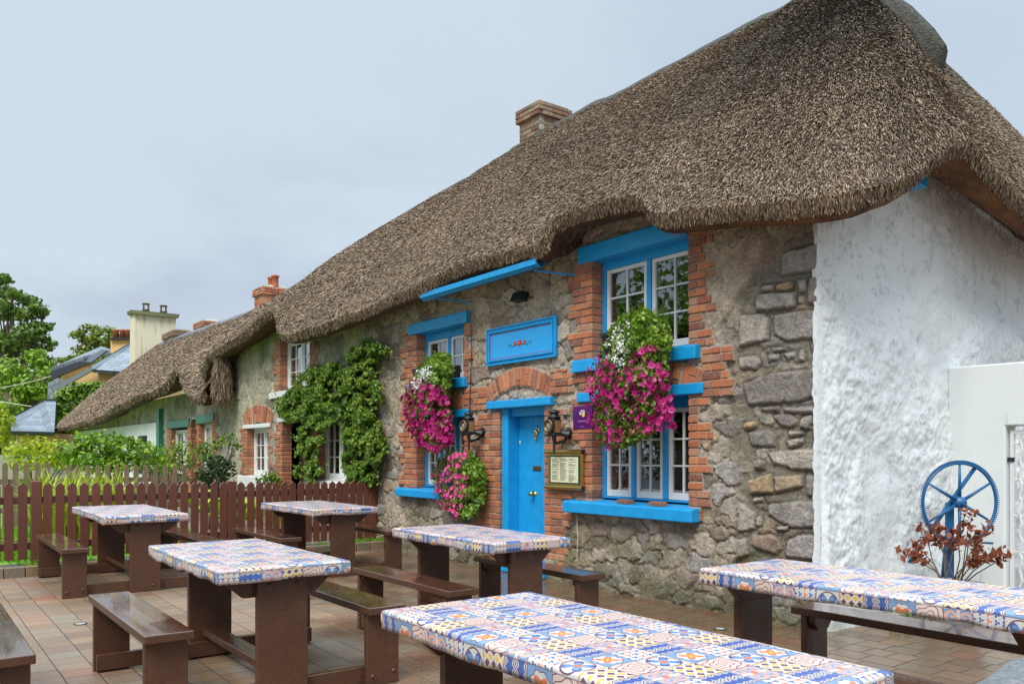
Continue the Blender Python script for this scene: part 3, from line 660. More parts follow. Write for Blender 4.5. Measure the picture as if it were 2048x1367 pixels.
# ------------------------------------------------------------------ windows
def window(parent, x0, x1, z0, z1, ncas, rows, fm=M_blue, yp=.095, head=.10, jamb=.055, mul=.06, lintel=None, sill=None, curtain=0, sillm=None, topm=None, low=.03):
    w = mk('window', MB().box(x0, x0 + jamb, yp - .01, yp + .09, z0, z1).box(x1 - jamb * .35, x1, yp - .01, yp + .09, z0, z1)
           .box(x0 + jamb, x1 - jamb * .35, yp - .008, yp + .09, z1 - head, z1).box(x0 + jamb, x1 - jamb * .35, yp - .008, yp + .09, z0, z0 + low), fm, parent, bevel=.004)
    xa = x0 + jamb; xb = x1 - jamb * .35; cw = (xb - xa - mul * (ncas - 1)) / ncas
    zb = z0 + low; zt = z1 - head
    for i in range(ncas - 1):
        m0 = xa + cw * (i + 1) + mul * i; mk('mullion', MB().box(m0, m0 + mul, yp - .018, yp + .08, zb, zt), fm, w, bevel=.008)
    for i in range(ncas):
        a = xa + (cw + mul) * i + .004; c = a + cw - .008; s = MB(); st = .042; bs = .07
        s.box(a, a + st, yp, yp + .045, zb + .003, zt - .003).box(c - st, c, yp, yp + .045, zb + .003, zt - .003)
        s.box(a + st, c - st, yp + .001, yp + .044, zb + .003, zb + bs).box(a + st, c - st, yp + .001, yp + .044, zt - st, zt - .003)
        mx = (a + c) / 2; s.box(mx - .009, mx + .009, yp + .006, yp + .040, zb + bs, zt - st)
        hh = (zt - st - zb - bs) / rows
        for k in range(1, rows):
            zz = zb + bs + hh * k; s.box(a + st, mx - .009, yp + .008, yp + .038, zz - .009, zz + .009).box(mx + .009, c - st, yp + .008, yp + .038, zz - .009, zz + .009)
        so_ = mk('sash', s, M_white if fm is M_blue else M_whitep, w, bevel=.003)
        mk('glass', MB().box(a + st, c - st, yp + .022, yp + .026, zb + bs, zt - st), M_glass, w)
    if curtain:
        for (ca, cb) in ([(xa, xa + (xb - xa) * .3), (xb - (xb - xa) * .26, xb)] if curtain == 1 else [(xa, xb)]):
            b = MB(); nn = 26
            for k in range(nn + 1):
                xx = ca + (cb - ca) * k / nn; yy = yp + .17 + .022 * math.sin(k * 1.35) + (0 if curtain == 1 else .01 * math.sin(k * .4))
                b.v += [(xx, yy, zb), (xx, yy, zt)]
            for k in range(nn): b.face((2 * k, 2 * k + 2, 2 * k + 3, 2 * k + 1))
            mk('curtain', b, M_net if curtain == 2 else M_curtain, w, smooth=True)
    if lintel:
        xl, xr, za, zc = lintel; mk('lintel', MB().box(xl, xr, -.085, yp + .05, za, zc), fm if not topm else topm, w, bevel=.008)
    if sill:
        xl, xr, za, zc, pr = sill
        mk('sill', MB().prism([(-pr, za), (.10, za), (.10, zc + .02), (-pr + .02, zc), (-pr, zc - .008)], xl, xr, 'x'), sillm or fm, w, bevel=.01, seg=2)
    return w
w1 = window(PUB, -2.60, -1.30, 2.38, 3.40, 2, 3, lintel=(-2.80, -1.298, 3.385, 3.56), sill=(-2.86, -1.17, 2.245, 2.375, .12), curtain=1)
w2 = window(PUB, -2.60, -1.30, .93, 1.93, 3, 3, lintel=(-2.82, -1.12, 1.93, 2.03), sill=(-2.95, -1.17, .775, .895, .17), low=.02)
w3 = window(PUB, -6.22, -5.02, 2.36, 3.05, 2, 2, lintel=(-6.42, -4.93, 3.05, 3.20), sill=(-6.4, -4.95, 2.235, 2.355, .11), curtain=1)
w4 = window(PUB, -6.22, -5.02, .93, 1.87, 3, 3, lintel=(-6.4, -4.90, 1.86, 1.955), sill=(-6.68, -4.95, .79, .90, .15))
# things seen inside the big lower window
for xx in (-2.42, -2.27):
    b = MB(); b.tube([(xx, .26, .95), (xx, .26, 1.18)], .012, 8); b.tube([(xx - .05, .26, 1.17), (xx + .09, .26, 1.19)], .011, 6); b.tube([(xx - .03, .26, 1.06), (xx + .09, .26, 1.06)], .008, 6)
    mk('stool', b, M_ginger, w2)
window(IVC, -13.2, -11.95, .95, 1.9, 2, 3, M_whitep, .10, .05, .05, .03, (-13.4, -11.85, 1.9, 1.98), (-13.75, -11.7, .70, .93, .08), 2, M_white)
window(IVC, -9.62, -8.45, .95, 1.98, 2, 3, M_whitep, .10, .05, .05, .03, (-9.8, -8.35, 1.98, 2.05), (-10.0, -8.1, .70, .93, .10), 2, M_white)
window(IVC, -11.35, -9.95, 2.56, 3.5, 2, 3, M_whitep, .10, .05, .05, .05, None, (-11.9, -9.7, 2.44, 2.56, .08), 2, M_white)
mk('door', MB().box(-11.25, -10.25, .28, .33, .0, 1.98), paint('dark brown door', (.05, .025, .015), .5), IVC)
mk('door_lintel', MB().box(-11.45, -10.1, -.08, .2, 1.98, 2.06), M_white, IVC, bevel=.006)

# ------------------------------------------------------------------ blue door
fr = mk('door_frame', MB().box(-4.25, -4.13, -.02, .19, .06, 1.93).box(-3.44, -3.39, .05, .19, .06, 1.93).box(-4.13, -3.44, .03, .19, 1.83, 1.93), M_blue, PUB, bevel=.006)
mk('door_lintel', MB().box(-4.46, -3.24, -.11, .2, 1.925, 2.02), M_blue, PUB, bevel=.01)
b = MB(); pw = (-3.44 + 4.13) / 5
for i in range(5): b.box(-4.13 + pw * i + .002, -4.13 + pw * (i + 1) - .002, .145, .18, .12, 1.828)
DR = mk('door', b, M_blue, PUB, bevel=.005, seg=2)
mk('doorstep', MB().box(-4.30, -3.34, -.12, .3, 0, .10), M_blue, PUB, bevel=.015, seg=2)
def on(px, py, y): a = wp(px, py, y); return a
x_, z_ = on(1075, 867, .14)
b = MB(); b.lathe([(.008, -.0), (.03, .004), (.03, .008), (.02, .012)], (x_, .145, z_ + .04), 12, Matrix.Rotation(R(90), 3, 'X').to_4x4())
b.tube([(x_, .125, z_ + .05), (x_ - .022, .11, z_ + .01), (x_ - .02, .11, z_ - .04), (x_, .12, z_ - .07), (x_ + .02, .11, z_ - .04), (x_ + .022, .11, z_ + .01), (x_, .125, z_ + .05)], .008, 8)
b.tube([(x_, .135, z_ + .10), (x_, .13, z_ + .04)], [.004, .014], 8)
mk('door_knocker', b, M_brass, DR, smooth=True)
x_, z_ = on(1069, 987, .14); b = MB(); Rx = Matrix.Rotation(R(90), 3, 'X').to_4x4()
b.lathe([(.034, 0), (.034, .006), (.012, .01), (.012, .035), (.026, .045), (.031, .058), (.026, .072), (.008, .078)], (x_, .145, z_), 18, Rx)
mk('door_knob', b, M_brass, DR, smooth=True)
x_, z_ = on(1074, 936, .14); b = MB().box(x_ - .08, x_ + .08, .135, .147, z_ - .030, z_ + .030)
lb = mk('letterbox', b, M_bronze, DR, bevel=.006); mk('letter_flap', MB().box(x_ - .065, x_ + .065, .131, .137, z_ - .018, z_ + .018), M_bronze, lb, bevel=.004)
x_, z_ = on(1035, 905, .14); mk('pull_handle', MB().tube([(x_, .14, z_ + .10), (x_, .10, z_ + .075), (x_, .10, z_ - .05), (x_, .14, z_ - .08)], .010, 8).box(x_ - .012, x_ + .012, .135, .147, z_ - .11, z_ - .07).box(x_ - .012, x_ + .012, .135, .147, z_ + .085, z_ + .12), M_black, DR, smooth=False)
x_, z_ = on(1040, 884, .14); mk('bell_push', MB().box(x_ - .012, x_ + .012, .135, .146, z_ - .02, z_ + .02), M_white, DR, bevel=.004)

# gutter over the door bay, with its brackets
g = MB(); n_ = 12; xs = (-5.42, -3.02); zc = 3.41; yc = -.40; rr = .062
for xi, xx in enumerate(xs):
    for k in range(n_ + 1):
        a = math.pi + math.pi * k / n_
        for r_ in (rr, rr - .006): g.v.append((xx, yc + r_ * math.cos(a), zc + r_ * math.sin(a) + (0.012 if xi else 0)))
for k in range(n_):
    o_ = 2 * (n_ + 1)
    g.face((2 * k, 2 * k + 2, o_ + 2 * k + 2, o_ + 2 * k)); g.face((2 * k + 1, o_ + 2 * k + 1, o_ + 2 * k + 3, 2 * k + 3)); g.face((2 * k, 2 * k + 1, 2 * k + 3, 2 * k + 2)); g.face((o_ + 2 * k, o_ + 2 * k + 2, o_ + 2 * k + 3, o_ + 2 * k + 1))
g.box(-5.42, -3.02, yc - rr - .012, yc - rr + .004, zc - .03, zc + .03)
GU = mk('gutter', g, M_blue, PUB, smooth=False)
for xx in (-5.1, -3.12): mk('gutter_bracket', MB().tube([(xx, yc - .06, zc - .02), (xx, yc, zc - .075), (xx + .25, -.05, zc - .12)], .010, 6), M_blue, GU)

# ------------------------------------------------------------------ things on the front wall
sx0, sx1, sz0, sz1 = -4.49, -3.17, 2.45, 2.90
SG = empty('signboard', (-3.83, -.06, 2.67)); tag(SG, 'long blue framed signboard with red painted flowers above the door', 'sign')
def loc_mb(b, o): b.v = [(x - o[0], y - o[1], z - o[2]) for x, y, z in b.v]; return b
def sub(root, name, b, m_, **k): return mk(name, loc_mb(b, root.location), m_, root, **k)
b = MB()
for k, (w_, y_) in enumerate(((.0, -.085), (.022, -.075), (.045, -.09))):
    a0, a1, c0, c1 = sx0 + w_, sx1 - w_, sz0 + w_, sz1 - w_; t = .02
    b.box(a0, a1, y_, -.045, c1 - t, c1).box(a0, a1, y_, -.045, c0, c0 + t).box(a0, a0 + t, y_, -.045, c0 + t, c1 - t).box(a1 - t, a1, y_, -.045, c0 + t, c1 - t)
sub(SG, 'frame', b, M_blue, bevel=.004)
pn = sub(SG, 'panel', MB().box(sx0 + .04, sx1 - .04, -.068, -.04, sz0 + .04, sz1 - .04), M_blue_sign)
b = MB(); a0, a1, c0, c1, t = sx0 + .075, sx1 - .075, sz0 + .075, sz1 - .075, .006
b.box(a0, a1, -.0705, -.067, c1 - t, c1).box(a0, a1, -.0705, -.067, c0, c0 + t).box(a0, a0 + t, -.0705, -.067, c0 + t, c1 - t).box(a1 - t, a1, -.0705, -.067, c0 + t, c1 - t)
q = mk('pinstripe', loc_mb(b, SG.location), M_redline, pn)
b = MB(); b2 = MB()
for cx_, r_ in ((-3.92, .026), (-3.83, .036), (-3.74, .026)):
    for k in range(6):
        a = k * R(60); c_ = (cx_ + math.cos(a) * r_ * .62, -.071, 2.672 + math.sin(a) * r_ * .62)
        b.lathe([(r_ * .42, 0), (r_ * .42, .003)], c_, 8, Rx)
    b2.lathe([(r_ * .2, 0), (r_ * .2, .005)], (cx_, -.071, 2.672), 8, Rx)
mk('painted_flowers', loc_mb(b, SG.location), M_red, pn); mk('flower_centres', loc_mb(b2, SG.location), M_yel, pn)
b = MB()
for s_ in (-1, 1):
    for k in range(6):
        xx = -3.83 + s_ * (.05 + .032 * k); M = Matrix.Translation((xx, 0, 2.655 + .012 * math.sin(k * 1.7))) @ Matrix.Rotation(s_ * (.5 + .4 * (k % 3)), 4, 'Y'); b.box(-.016, .016, -.0725, -.068, -.004, .004, M)
mk('painted_leaves', loc_mb(b, SG.location), M_leafpaint, pn)

def lamp(px, py, label):
    x_, z_ = wp(px, py, -.22); o = empty('carriage_lamp', (x_, -.05, z_)); tag(o, label, 'wall lamp', 'brass rimmed carriage lamps beside the door')
    b = MB().box(-.045, .045, -.22, -.13, -.085, .075)
    mk('lantern_body', b, M_black, o, bevel=.008)
    mk('lens_rim', MB().lathe([(.052, 0), (.062, .012), (.06, .028), (.045, .03), (.045, .012)], (0, -.225, 0), 20, Rx), M_bronze, o, smooth=True)
    mk('lens', MB().lathe([(.046, 0), (.04, .008), (.02, .014), (.004, .016)], (0, -.23, 0), 18, Rx), plain('lamp lens', (.25, .24, .2), .1), o, smooth=True)
    mk('side_glass', MB().box(.046, .05, -.205, -.145, -.055, .05).box(-.05, -.046, -.205, -.145, -.055, .05), plain('amber glass', (.28, .16, .06), .15), o)
    mk('chimney_cap', MB().lathe([(.062, 0), (.055, .012), (.04, .02), (.04, .04), (.052, .044), (.05, .055), (.03, .068), (.01, .074)], (0, -.175, .075), 18), M_black, o, smooth=True)
    b = MB().tube([(0, -.175, -.085), (0, -.175, -.12), (.0, -.15, -.15), (0, -.06, -.13), (0, .0, -.06)], [.022, .02, .014, .014, .014], 8)
    b.lathe([(.055, 0), (.055, .008), (.02, .02)], (.0, .0, -.06), 16, Rx); b.tube([(0, -.175, -.12), (0, -.175, -.24)], .012, 8); b.tube([(.0, -.12, -.05), (.05, -.05, -.07)], [.02, .04], 8)
    mk('bracket', b, M_black, o); o.scale = (1.2, 1.2, 1.2); return o
lamp(943, 852, 'black carriage lamp on the wall between left window and blue door')
lamp(1114, 852, 'black carriage lamp on the wall above the brass menu case')

x0, z1 = wp(1096, 903, -.09); x1, z0 = wp(1168, 976, -.09)
MN = empty('menu_case', ((x0 + x1) / 2, -.06, (z0 + z1) / 2)); tag(MN, 'brass framed wall case showing a printed menu right of the blue door', 'menu board')
sub(MN, 'case', MB().box(x0 + .02, x1 - .015, -.105, -.045, z0, z1), M_brass, bevel=.004)
sub(MN, 'top_rail', MB().tube([(x0 - .012, -.115, z1 + .002), (x1 + .005, -.115, z1 + .002)], .024, 12), M_brass, smooth=False); sub(MN, 'bottom_rail', MB().tube([(x0 - .012, -.115, z0), (x1 + .005, -.115, z0)], .024, 12), M_brass)
sub(MN, 'end_cap', MB().tube([(x1 + .004, -.115, z1 + .002), (x1 + .02, -.115, z1 + .002)], .026, 12).tube([(x1 + .004, -.115, z0), (x1 + .02, -.115, z0)], .026, 12), M_black)
fl = sub(MN, 'backing', MB().box(x0 + .05, x1 - .045, -.109, -.104, z0 + .04, z1 - .04), M_felt)
pa, pb, pc, pd = x0 + .075, x1 - .07, z0 + .055, z1 - .055
pp = mk('menu_sheet', loc_mb(MB().box(pa, pb, -.113, -.108, pc, pd), MN.location), M_paper, fl)
b = MB(); rg = random.Random(4)
for c_ in range(3):
    ca = pa + .02 + (pb - pa - .03) / 3 * c_; cw = (pb - pa - .05) / 3 - .012; zz = pd - .02
    while zz > pc + .015:
        b.box(ca, ca + cw * rg.uniform(.55, 1), -.1145, -.1125, zz, zz + .0035); zz -= .0115 if rg.random() < .8 else .022
mk('menu_print', loc_mb(b, MN.location), M_ink, fl)

x0, z1 = wp(1147, 812, -.06); x1, z0 = wp(1177, 857, -.06)
PQ = empty('plaque', ((x0 + x1) / 2, -.05, (z0 + z1) / 2)); tag(PQ, 'small square purple plaque on the brickwork beside the hanging basket', 'plaque')
sub(PQ, 'plate', MB().box(x0, x1 + .06, -.07, -.045, z0, z1), M_purple, bevel=.003)
mx_ = (x0 + x1) / 2 + .03
b = MB()
for a_, c_ in ((-.022, .055), (.0, .075), (.026, .07)): b.lathe([(.02, 0), (.02, .003)], (mx_ + a_, -.071, (z0 + z1) / 2 + c_ * .8), 12, Rx)
sub(PQ, 'emblem_circles', b, M_lav); sub(PQ, 'emblem_dot', MB().lathe([(.022, 0), (.022, .004)], (mx_ + .024, -.072, (z0 + z1) / 2 + .025), 12, Rx), M_yel)
sub(PQ, 'text_line', MB().box(mx_ - .065, mx_ + .06, -.0725, -.069, z0 + .075, z0 + .092).box(mx_ - .035, mx_ + .03, -.0725, -.069, z0 + .02, z0 + .028), M_pblock)

x_, z_ = wp(1100, 862, -.06); BE = empty('door_bell', (x_, -.05, z_)); tag(BE, 'small old bell hanging beside the blue door frame', 'bell')
mk('bell_cup', MB().lathe([(.034, -.045), (.022, -.02), (.016, .0), (.006, .012)], (0, -.05, 0), 14), M_bronze, BE, smooth=True)
mk('bell_bracket', MB().tube([(0, .01, .08), (0, -.05, .085), (0, -.05, .01)], .006, 6), M_bronze, BE)
x_, z_ = wp(1112, 866 + 22, -.06); 
x_, z_ = wp(1030, 592, -.15); FL = empty('floodlight', (x_, -.06, z_)); tag(FL, 'small black floodlight fixed high on the stone wall under the thatch', 'floodlight')
mk('housing', MB().prism([(-.10, -.05), (.05, -.06), (.06, .04), (-.05, .06)], -.1, .1, 'x'), M_black, FL, bevel=.008); mk('arm', MB().tube([(.06, .05, -.02), (.16, -.02, -.03), (.22, .04, -.02)], .012, 6), M_black, FL)
def cable(name, pts, r_, m_, label, cat='cable'): return tag(mk(name, MB().tube(pts, r_, 6), m_), label, cat)
c_ = [wp(*q, -.06) for q in ((943, 620), (945, 700), (943, 760), (941, 815), (940, 850))]; cable('cable', [(a, -.075, z) for a, z in c_], .005, M_bkc, 'thin black cable running down the wall to the left carriage lamp')
c_ = [wp(*q, -.07) for q in ((1155, 1030), (1157, 1080), (1155, 1120))]; cable('cable', [(a, -.08, z) for a, z in c_], .005, M_cable, 'thin pale cable hanging down from the big blue window sill')
c_ = [wp(*q, -.09) for q in ((895, 590), (930, 600), (965, 597), (1000, 603), (1028, 596))]; cable('cable', [(a, -.10, z) for a, z in c_], .005, M_cable, 'pale cable looping along the wall under the blue gutter to the floodlight')
for px_, py_, lb_ in ((1247, 1003, 'left'), (1312, 1006, 'right')):
    x_, z_ = wp(px_, py_, -.10); o = mk('brick', MB().box(-.10, .10, -.045, .045, 0, .042), M_brick, loc=(x_, -.075, .897), bevel=.006); o.rotation_euler = (0, 0, R(-14))
    tag(o, 'loose dark brick lying on the big lower blue window sill, %s one of the two' % lb_, 'brick', 'loose bricks on the sill')

# ------------------------------------------------------------------ thatched roofs
def thatch(parent, E, Rg, out, inn, seed, dens, size, nu=26, bulge=.10, back=True, cap=None):
    """E: lip points; Rg: ridge points; out: outward unit vectors; inn: inner soffit points"""
    E = np.array(E, float); Rg = np.array(Rg, float); out = np.array(out, float); inn = np.array(inn, float)
    # resample along the eave
    L = np.r_[0, np.cumsum(np.linalg.norm(np.diff(E, axis=0), axis=1))]; N = int(L[-1] / (.09 if size < .012 else .14)) ; t = np.linspace(0, L[-1], N)
    rs = lambda A: np.stack([np.interp(t, L, A[:, k]) for k in range(3)], 1)
    E, Rg, out, inn = rs(E), rs(Rg), rs(out), rs(inn); out /= np.linalg.norm(out, axis=1)[:, None]
    blg = np.broadcast_to(np.interp(t, L, bulge), t.shape) if not np.isscalar(bulge) else np.full(N, bulge)
    rg = np.random.default_rng(seed)
    wv = (fbm(t * 1.1, t * 0 + seed, seed, 3) - .5) * .10; E[:, 2] += wv
    up = np.array((0, 0, 1.))
    rows = []
    e0 = E + out * .15 + up * .14
    for u in np.linspace(0, 1, nu):
        uu = u; P_ = e0 + (Rg - e0) * uu + (out * .6 + up) * (np.sin(np.pi * uu ** .8) * blg)[:, None]
        nz_ = (fbm(t * 1.4, t * 0 + u * 6, seed + 2, 4) - .5) * .10 * min(1, u * 5 + .3)
        rows.append(P_ + up * nz_[:, None])
    S = np.array(rows)                                     # (nu, N, 3) outer skin
    lip = [inn, (inn * .45 + E * .55) - up * .03, E, E + out * .07 + up * .02]
    A = np.concatenate([np.array(lip), S], 0); nr = len(A)
    V = A.reshape(-1, 3); idx = np.arange(nr * N).reshape(nr, N)
    Fq = np.stack([idx[:-1, :-1], idx[:-1, 1:], idx[1:, 1:], idx[1:, :-1]], -1).reshape(-1, 4)
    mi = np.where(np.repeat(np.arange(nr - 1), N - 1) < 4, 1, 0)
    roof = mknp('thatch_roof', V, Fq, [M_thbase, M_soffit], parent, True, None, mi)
    # straw: short stalks lying down the slope, butts showing
    B = np.concatenate([np.array([lip[3] * .8 + S[0] * .2]), S], 0)
    dU = np.diff(B, axis=0)[:, :-1]; dS = np.diff(B, axis=1)[:-1]
    area = np.linalg.norm(np.cross(dU, dS), axis=2); 
    densg = np.array([dens(p) for p in B[:-1, :-1].reshape(-1, 3)]).reshape(area.shape) if callable(dens) else dens
    cnt = rg.poisson(area * densg); ci, cj = np.nonzero(cnt); rep = cnt[ci, cj]; ci = np.repeat(ci, rep); cj = np.repeat(cj, rep)
    n_ = len(ci); a = rg.random(n_)[:, None]; c = rg.random(n_)[:, None]
    P_ = B[ci, cj] * (1 - a) * (1 - c) + B[ci + 1, cj] * a * (1 - c) + B[ci, cj + 1] * (1 - a) * c + B[ci + 1, cj + 1] * a * c
    dn = -dU[ci, cj]; dn /= np.linalg.norm(dn, axis=1)[:, None] + 1e-9; sd_ = dS[ci, cj]; sd_ = sd_ / (np.linalg.norm(sd_, axis=1)[:, None] + 1e-9)
    nn = np.cross(sd_, dU[ci, cj]); nn /= np.linalg.norm(nn, axis=1)[:, None] + 1e-9
    sgn = np.sign((nn * (out[cj] + up)).sum(1))[:, None]; nn *= sgn
    sc = np.array([size(p) for p in P_[:0]]) if callable(size) else np.full(n_, size)
    sc = sc * rg.uniform(.7, 1.4, n_); ln_ = sc * rg.uniform(4.5, 10, n_)
    dirv = dn + nn * rg.uniform(.05, .65, n_)[:, None] + sd_ * rg.normal(0, .22, n_)[:, None]; dirv /= np.linalg.norm(dirv, axis=1)[:, None]
    side = np.cross(dirv, nn + sd_ * rg.normal(0, .5, n_)[:, None]); side /= np.linalg.norm(side, axis=1)[:, None]
    base_ = P_ - dirv * (ln_ * .5)[:, None] + nn * (rg.uniform(-.004, .018, n_))[:, None]; tip = base_ + dirv * ln_[:, None]
    hw = (sc * .5)[:, None]; V2 = np.stack([base_ - side * hw, base_ + side * hw, tip + side * hw * .8, tip - side * hw * .8], 1).reshape(-1, 3)
    F2 = np.arange(n_ * 4).reshape(-1, 4); mknp('straw', V2, F2, M_straw, roof)
    if back:
        bk = MB(); k0 = 0; st = max(1, N // 40); js = list(range(0, N, st)) + [N - 1]
        for j in js:
            r0 = Rg[j]; bk.v += [tuple(r0), (r0[0], 4.6, r0[2] - 1.7), (r0[0], 6.3, 3.1)]
        for i in range(len(js) - 1):
            for q_ in (0, 1): bk.face((3 * i + q_, 3 * i + q_ + 1, 3 * i + q_ + 4, 3 * i + q_ + 3))
        mk('rear_slope', bk, M_thbase, roof, smooth=True)
    return roof, S, t
RXS = [-36, -33, -27.8, -23.7, -20.4, -17.4, -14.9, -13.0, -10.8, -9.0, -7.5, -5.8, -3, -1, 2]
RZS = [5.9, 5.93, 5.85, 5.78, 5.73, 5.97, 6.10, 6.26, 6.52, 6.63, 6.75, 6.77, 6.78, 6.8, 6.8]
rz = lambda x: float(np.interp(x, RXS, RZS))
F_E = [(-7.85, 3.26), (-6.7, 3.30), (-5.6, 3.36), (-5.0, 3.44), (-4.2, 3.47), (-3.2, 3.46), (-2.92, 3.42), (-2.82, 3.44), (-2.72, 3.58), (-2.3, 3.60), (-2.0, 3.58), (-1.55, 3.56), (-1.44, 3.52), (-1.36, 3.38), (-1.2, 3.32), (-.8, 3.26), (-.32, 3.18), (.05, 3.11)]
E = []; RR = []; OU = []; IN = []; BU = []
for x, z in F_E:
    E.append((x, -.38, z)); rx = x if x < -2.5 else -2.5 + (x + 2.5) * .4; RR.append((rx, 2.8, rz(rx))); OU.append((0, -1, 0)); IN.append((x, .10, max(z + .22, 3.62))); BU.append(.10 if x < -2 else .14)
for (x, y, z, ox, oy) in ((.25, -.33, 3.10, .35, -1), (.42, -.18, 3.12, .7, -.7), (.48, .10, 3.23, 1, -.2), (.48, .35, 3.36, 1, 0), (.48, .62, 3.54, 1, 0), (.47, .85, 3.67, 1, 0), (.46, 1.05, 3.76, 1, 0), (.47, 1.25, 3.73, 1, 0), (.48, 1.55, 3.62, 1, 0),
                        (.48, 2.0, 3.50, 1, 0), (.48, 2.5, 3.38, 1, 0), (.48, 3.2, 3.3, 1, 0), (.48, 4.2, 3.35, 1, 0), (.45, 5.4, 3.2, 1, 0), (.2, 5.9, 3.1, .6, .7), (-.6, 6.1, 3.1, 0, 1), (-2.5, 6.1, 3.1, 0, 1)):
    E.append((x, y, z)); RR.append((-1.5, 2.8, 6.8)); OU.append((ox, oy, 0)); BU.append(.20 if y < 1 else .10)
    IN.append((-.1, min(max(y, .1), 5.5), (3.62 if y < .1 else min(3.62 + (y) * .45, 4.02))))
def dens_pub(p): return 14500 if p[0] > -3.5 else 12500 if p[0] > -6 else 9500
ROOF, S_, T_ = thatch(PUB, E, RR, OU, IN, 21, dens_pub, .0050, bulge=BU, back=False)
ROOF_S = S_
bk = MB()
for x in np.linspace(-7.85, -1.5, 10): bk.v += [(x, 2.8, rz(x) - .01), (x, 4.6, 5.3), (x, 6.3, 3.1)]
for i in range(9):
    for q_ in (0, 1): bk.face((3 * i + q_, 3 * i + q_ + 1, 3 * i + q_ + 4, 3 * i + q_ + 3))
mk('rear_slope', bk, M_thbase, ROOF)
# ivy cottage roof
E = []; RR = []; OU = []; IN = []
for x, z in [(-14.75, 2.95), (-14.6, 3.15), (-14.4, 3.34), (-13.6, 3.40), (-12.6, 3.50), (-11.6, 3.62), (-10.9, 3.74), (-10.5, 3.76), (-10.36, 3.70), (-10.26, 3.45), (-10.16, 3.34), (-9.9, 3.28), (-9.42, 3.25), (-8.6, 3.24), (-7.84, 3.26)]:
    E.append((x, -.38, z)); RR.append((x, 2.8, rz(x))); OU.append((0, -1, 0)); IN.append((x, .12, max(z + .2, 3.55)))
ROOF2, S2, _ = thatch(IVC, E, RR, OU, IN, 22, 5200, .0078)
# low far cottage
FAR = empty('low_cottage', (0, 0, 0)); tag(FAR, 'low far cottage with deep sagging brown thatch and green painted door heads', 'cottage')
E = []; RR = []; OU = []; IN = []
for x, z in [(-35, 2.3), (-33, 2.28), (-30, 2.3), (-27, 2.33), (-24.6, 2.45), (-24.2, 2.55), (-22, 2.68), (-20, 2.78), (-18.2, 2.84), (-17.2, 2.86), (-16.7, 3.0), (-16.3, 3.2), (-15.9, 3.12), (-15.6, 2.75), (-15.1, 2.50), (-14.5, 2.40), (-14.15, 2.42), (-13.95, 2.6)]:
    E.append((x, -.55, z)); rx = max(x, -32.5); RR.append((rx, 2.8, rz(rx) - .03)); OU.append((0 if x > -34 else -.5, -1, 0)); IN.append((x, .0, z + .2))
ROOF3, S3, _ = thatch(FAR, E, RR, OU, IN, 23, 2200, .012, nu=18)

# ridge caps
def cap(S, j0, j1, rows, name, parent, m_, thick=.07, far=False):
    A = S[-rows:, j0:j1].copy(); top = A[-1]; nrm = np.array((0, -.7, .7)); N = A.shape[1]
    A = A + nrm * thick; A[0] -= nrm * thick * .9; pts = [A[k] for k in range(rows)] + [top + np.array((0, .25, .10 - thick * .4)), top + np.array((0, .5, -.35))]
    pts[-3] = top + np.array((0, 0, thick * 1.2))
    A = np.array(pts); V = A.reshape(-1, 3); nr = len(A); idx = np.arange(nr * N).reshape(nr, N)
    Fq = np.stack([idx[:-1, :-1], idx[:-1, 1:], idx[1:, 1:], idx[1:, :-1]], -1).reshape(-1, 4)
    o = mknp(name, V, Fq, m_, parent, True); return o
jx = lambda S, x: int(np.argmin(np.abs(S[-1][:, 0] - x)))
cap(S_, 0, jx(S_, -1.55) + 2, 2, 'ridge_cap', ROOF, M_ridge, .04)
cap(S3, jx(S3, -32.4), S3.shape[1], 2, 'ridge_cap', ROOF3, plain('lead ridge', (.13, .15, .18), .4), .05)
cap(S2, 0, S2.shape[1], 2, 'ridge_cap', ROOF2, M_ridge, .03)
# the cap runs down the hip and ends in a thick block
b = MB(); prof = []; 
path = [(-1.9, 6.83), (-1.5, 6.83), (-1.05, 6.5), (-.72, 6.14), (-.48, 5.80), (-.36, 5.58)]
for i, (x, z) in enumerate(path):
    w_ = .20
    for k in range(9):
        a = math.pi * k / 8; b.v.append((x - .16 * abs(math.cos(a)) ** 2 * (1 if i > 1 else 0), 2.8 - math.cos(a) * w_, z - .42 * (1 - math.sin(a))))
for i in range(len(path) - 1):
    for k in range(8): b.face((9 * i + k, 9 * i + k + 1, 9 * i + k + 10, 9 * i + k + 9))
b.face(tuple(9 * (len(path) - 1) + k for k in range(9)))
hc = mk('hip_cap', b, M_ridge, ROOF, smooth=True)

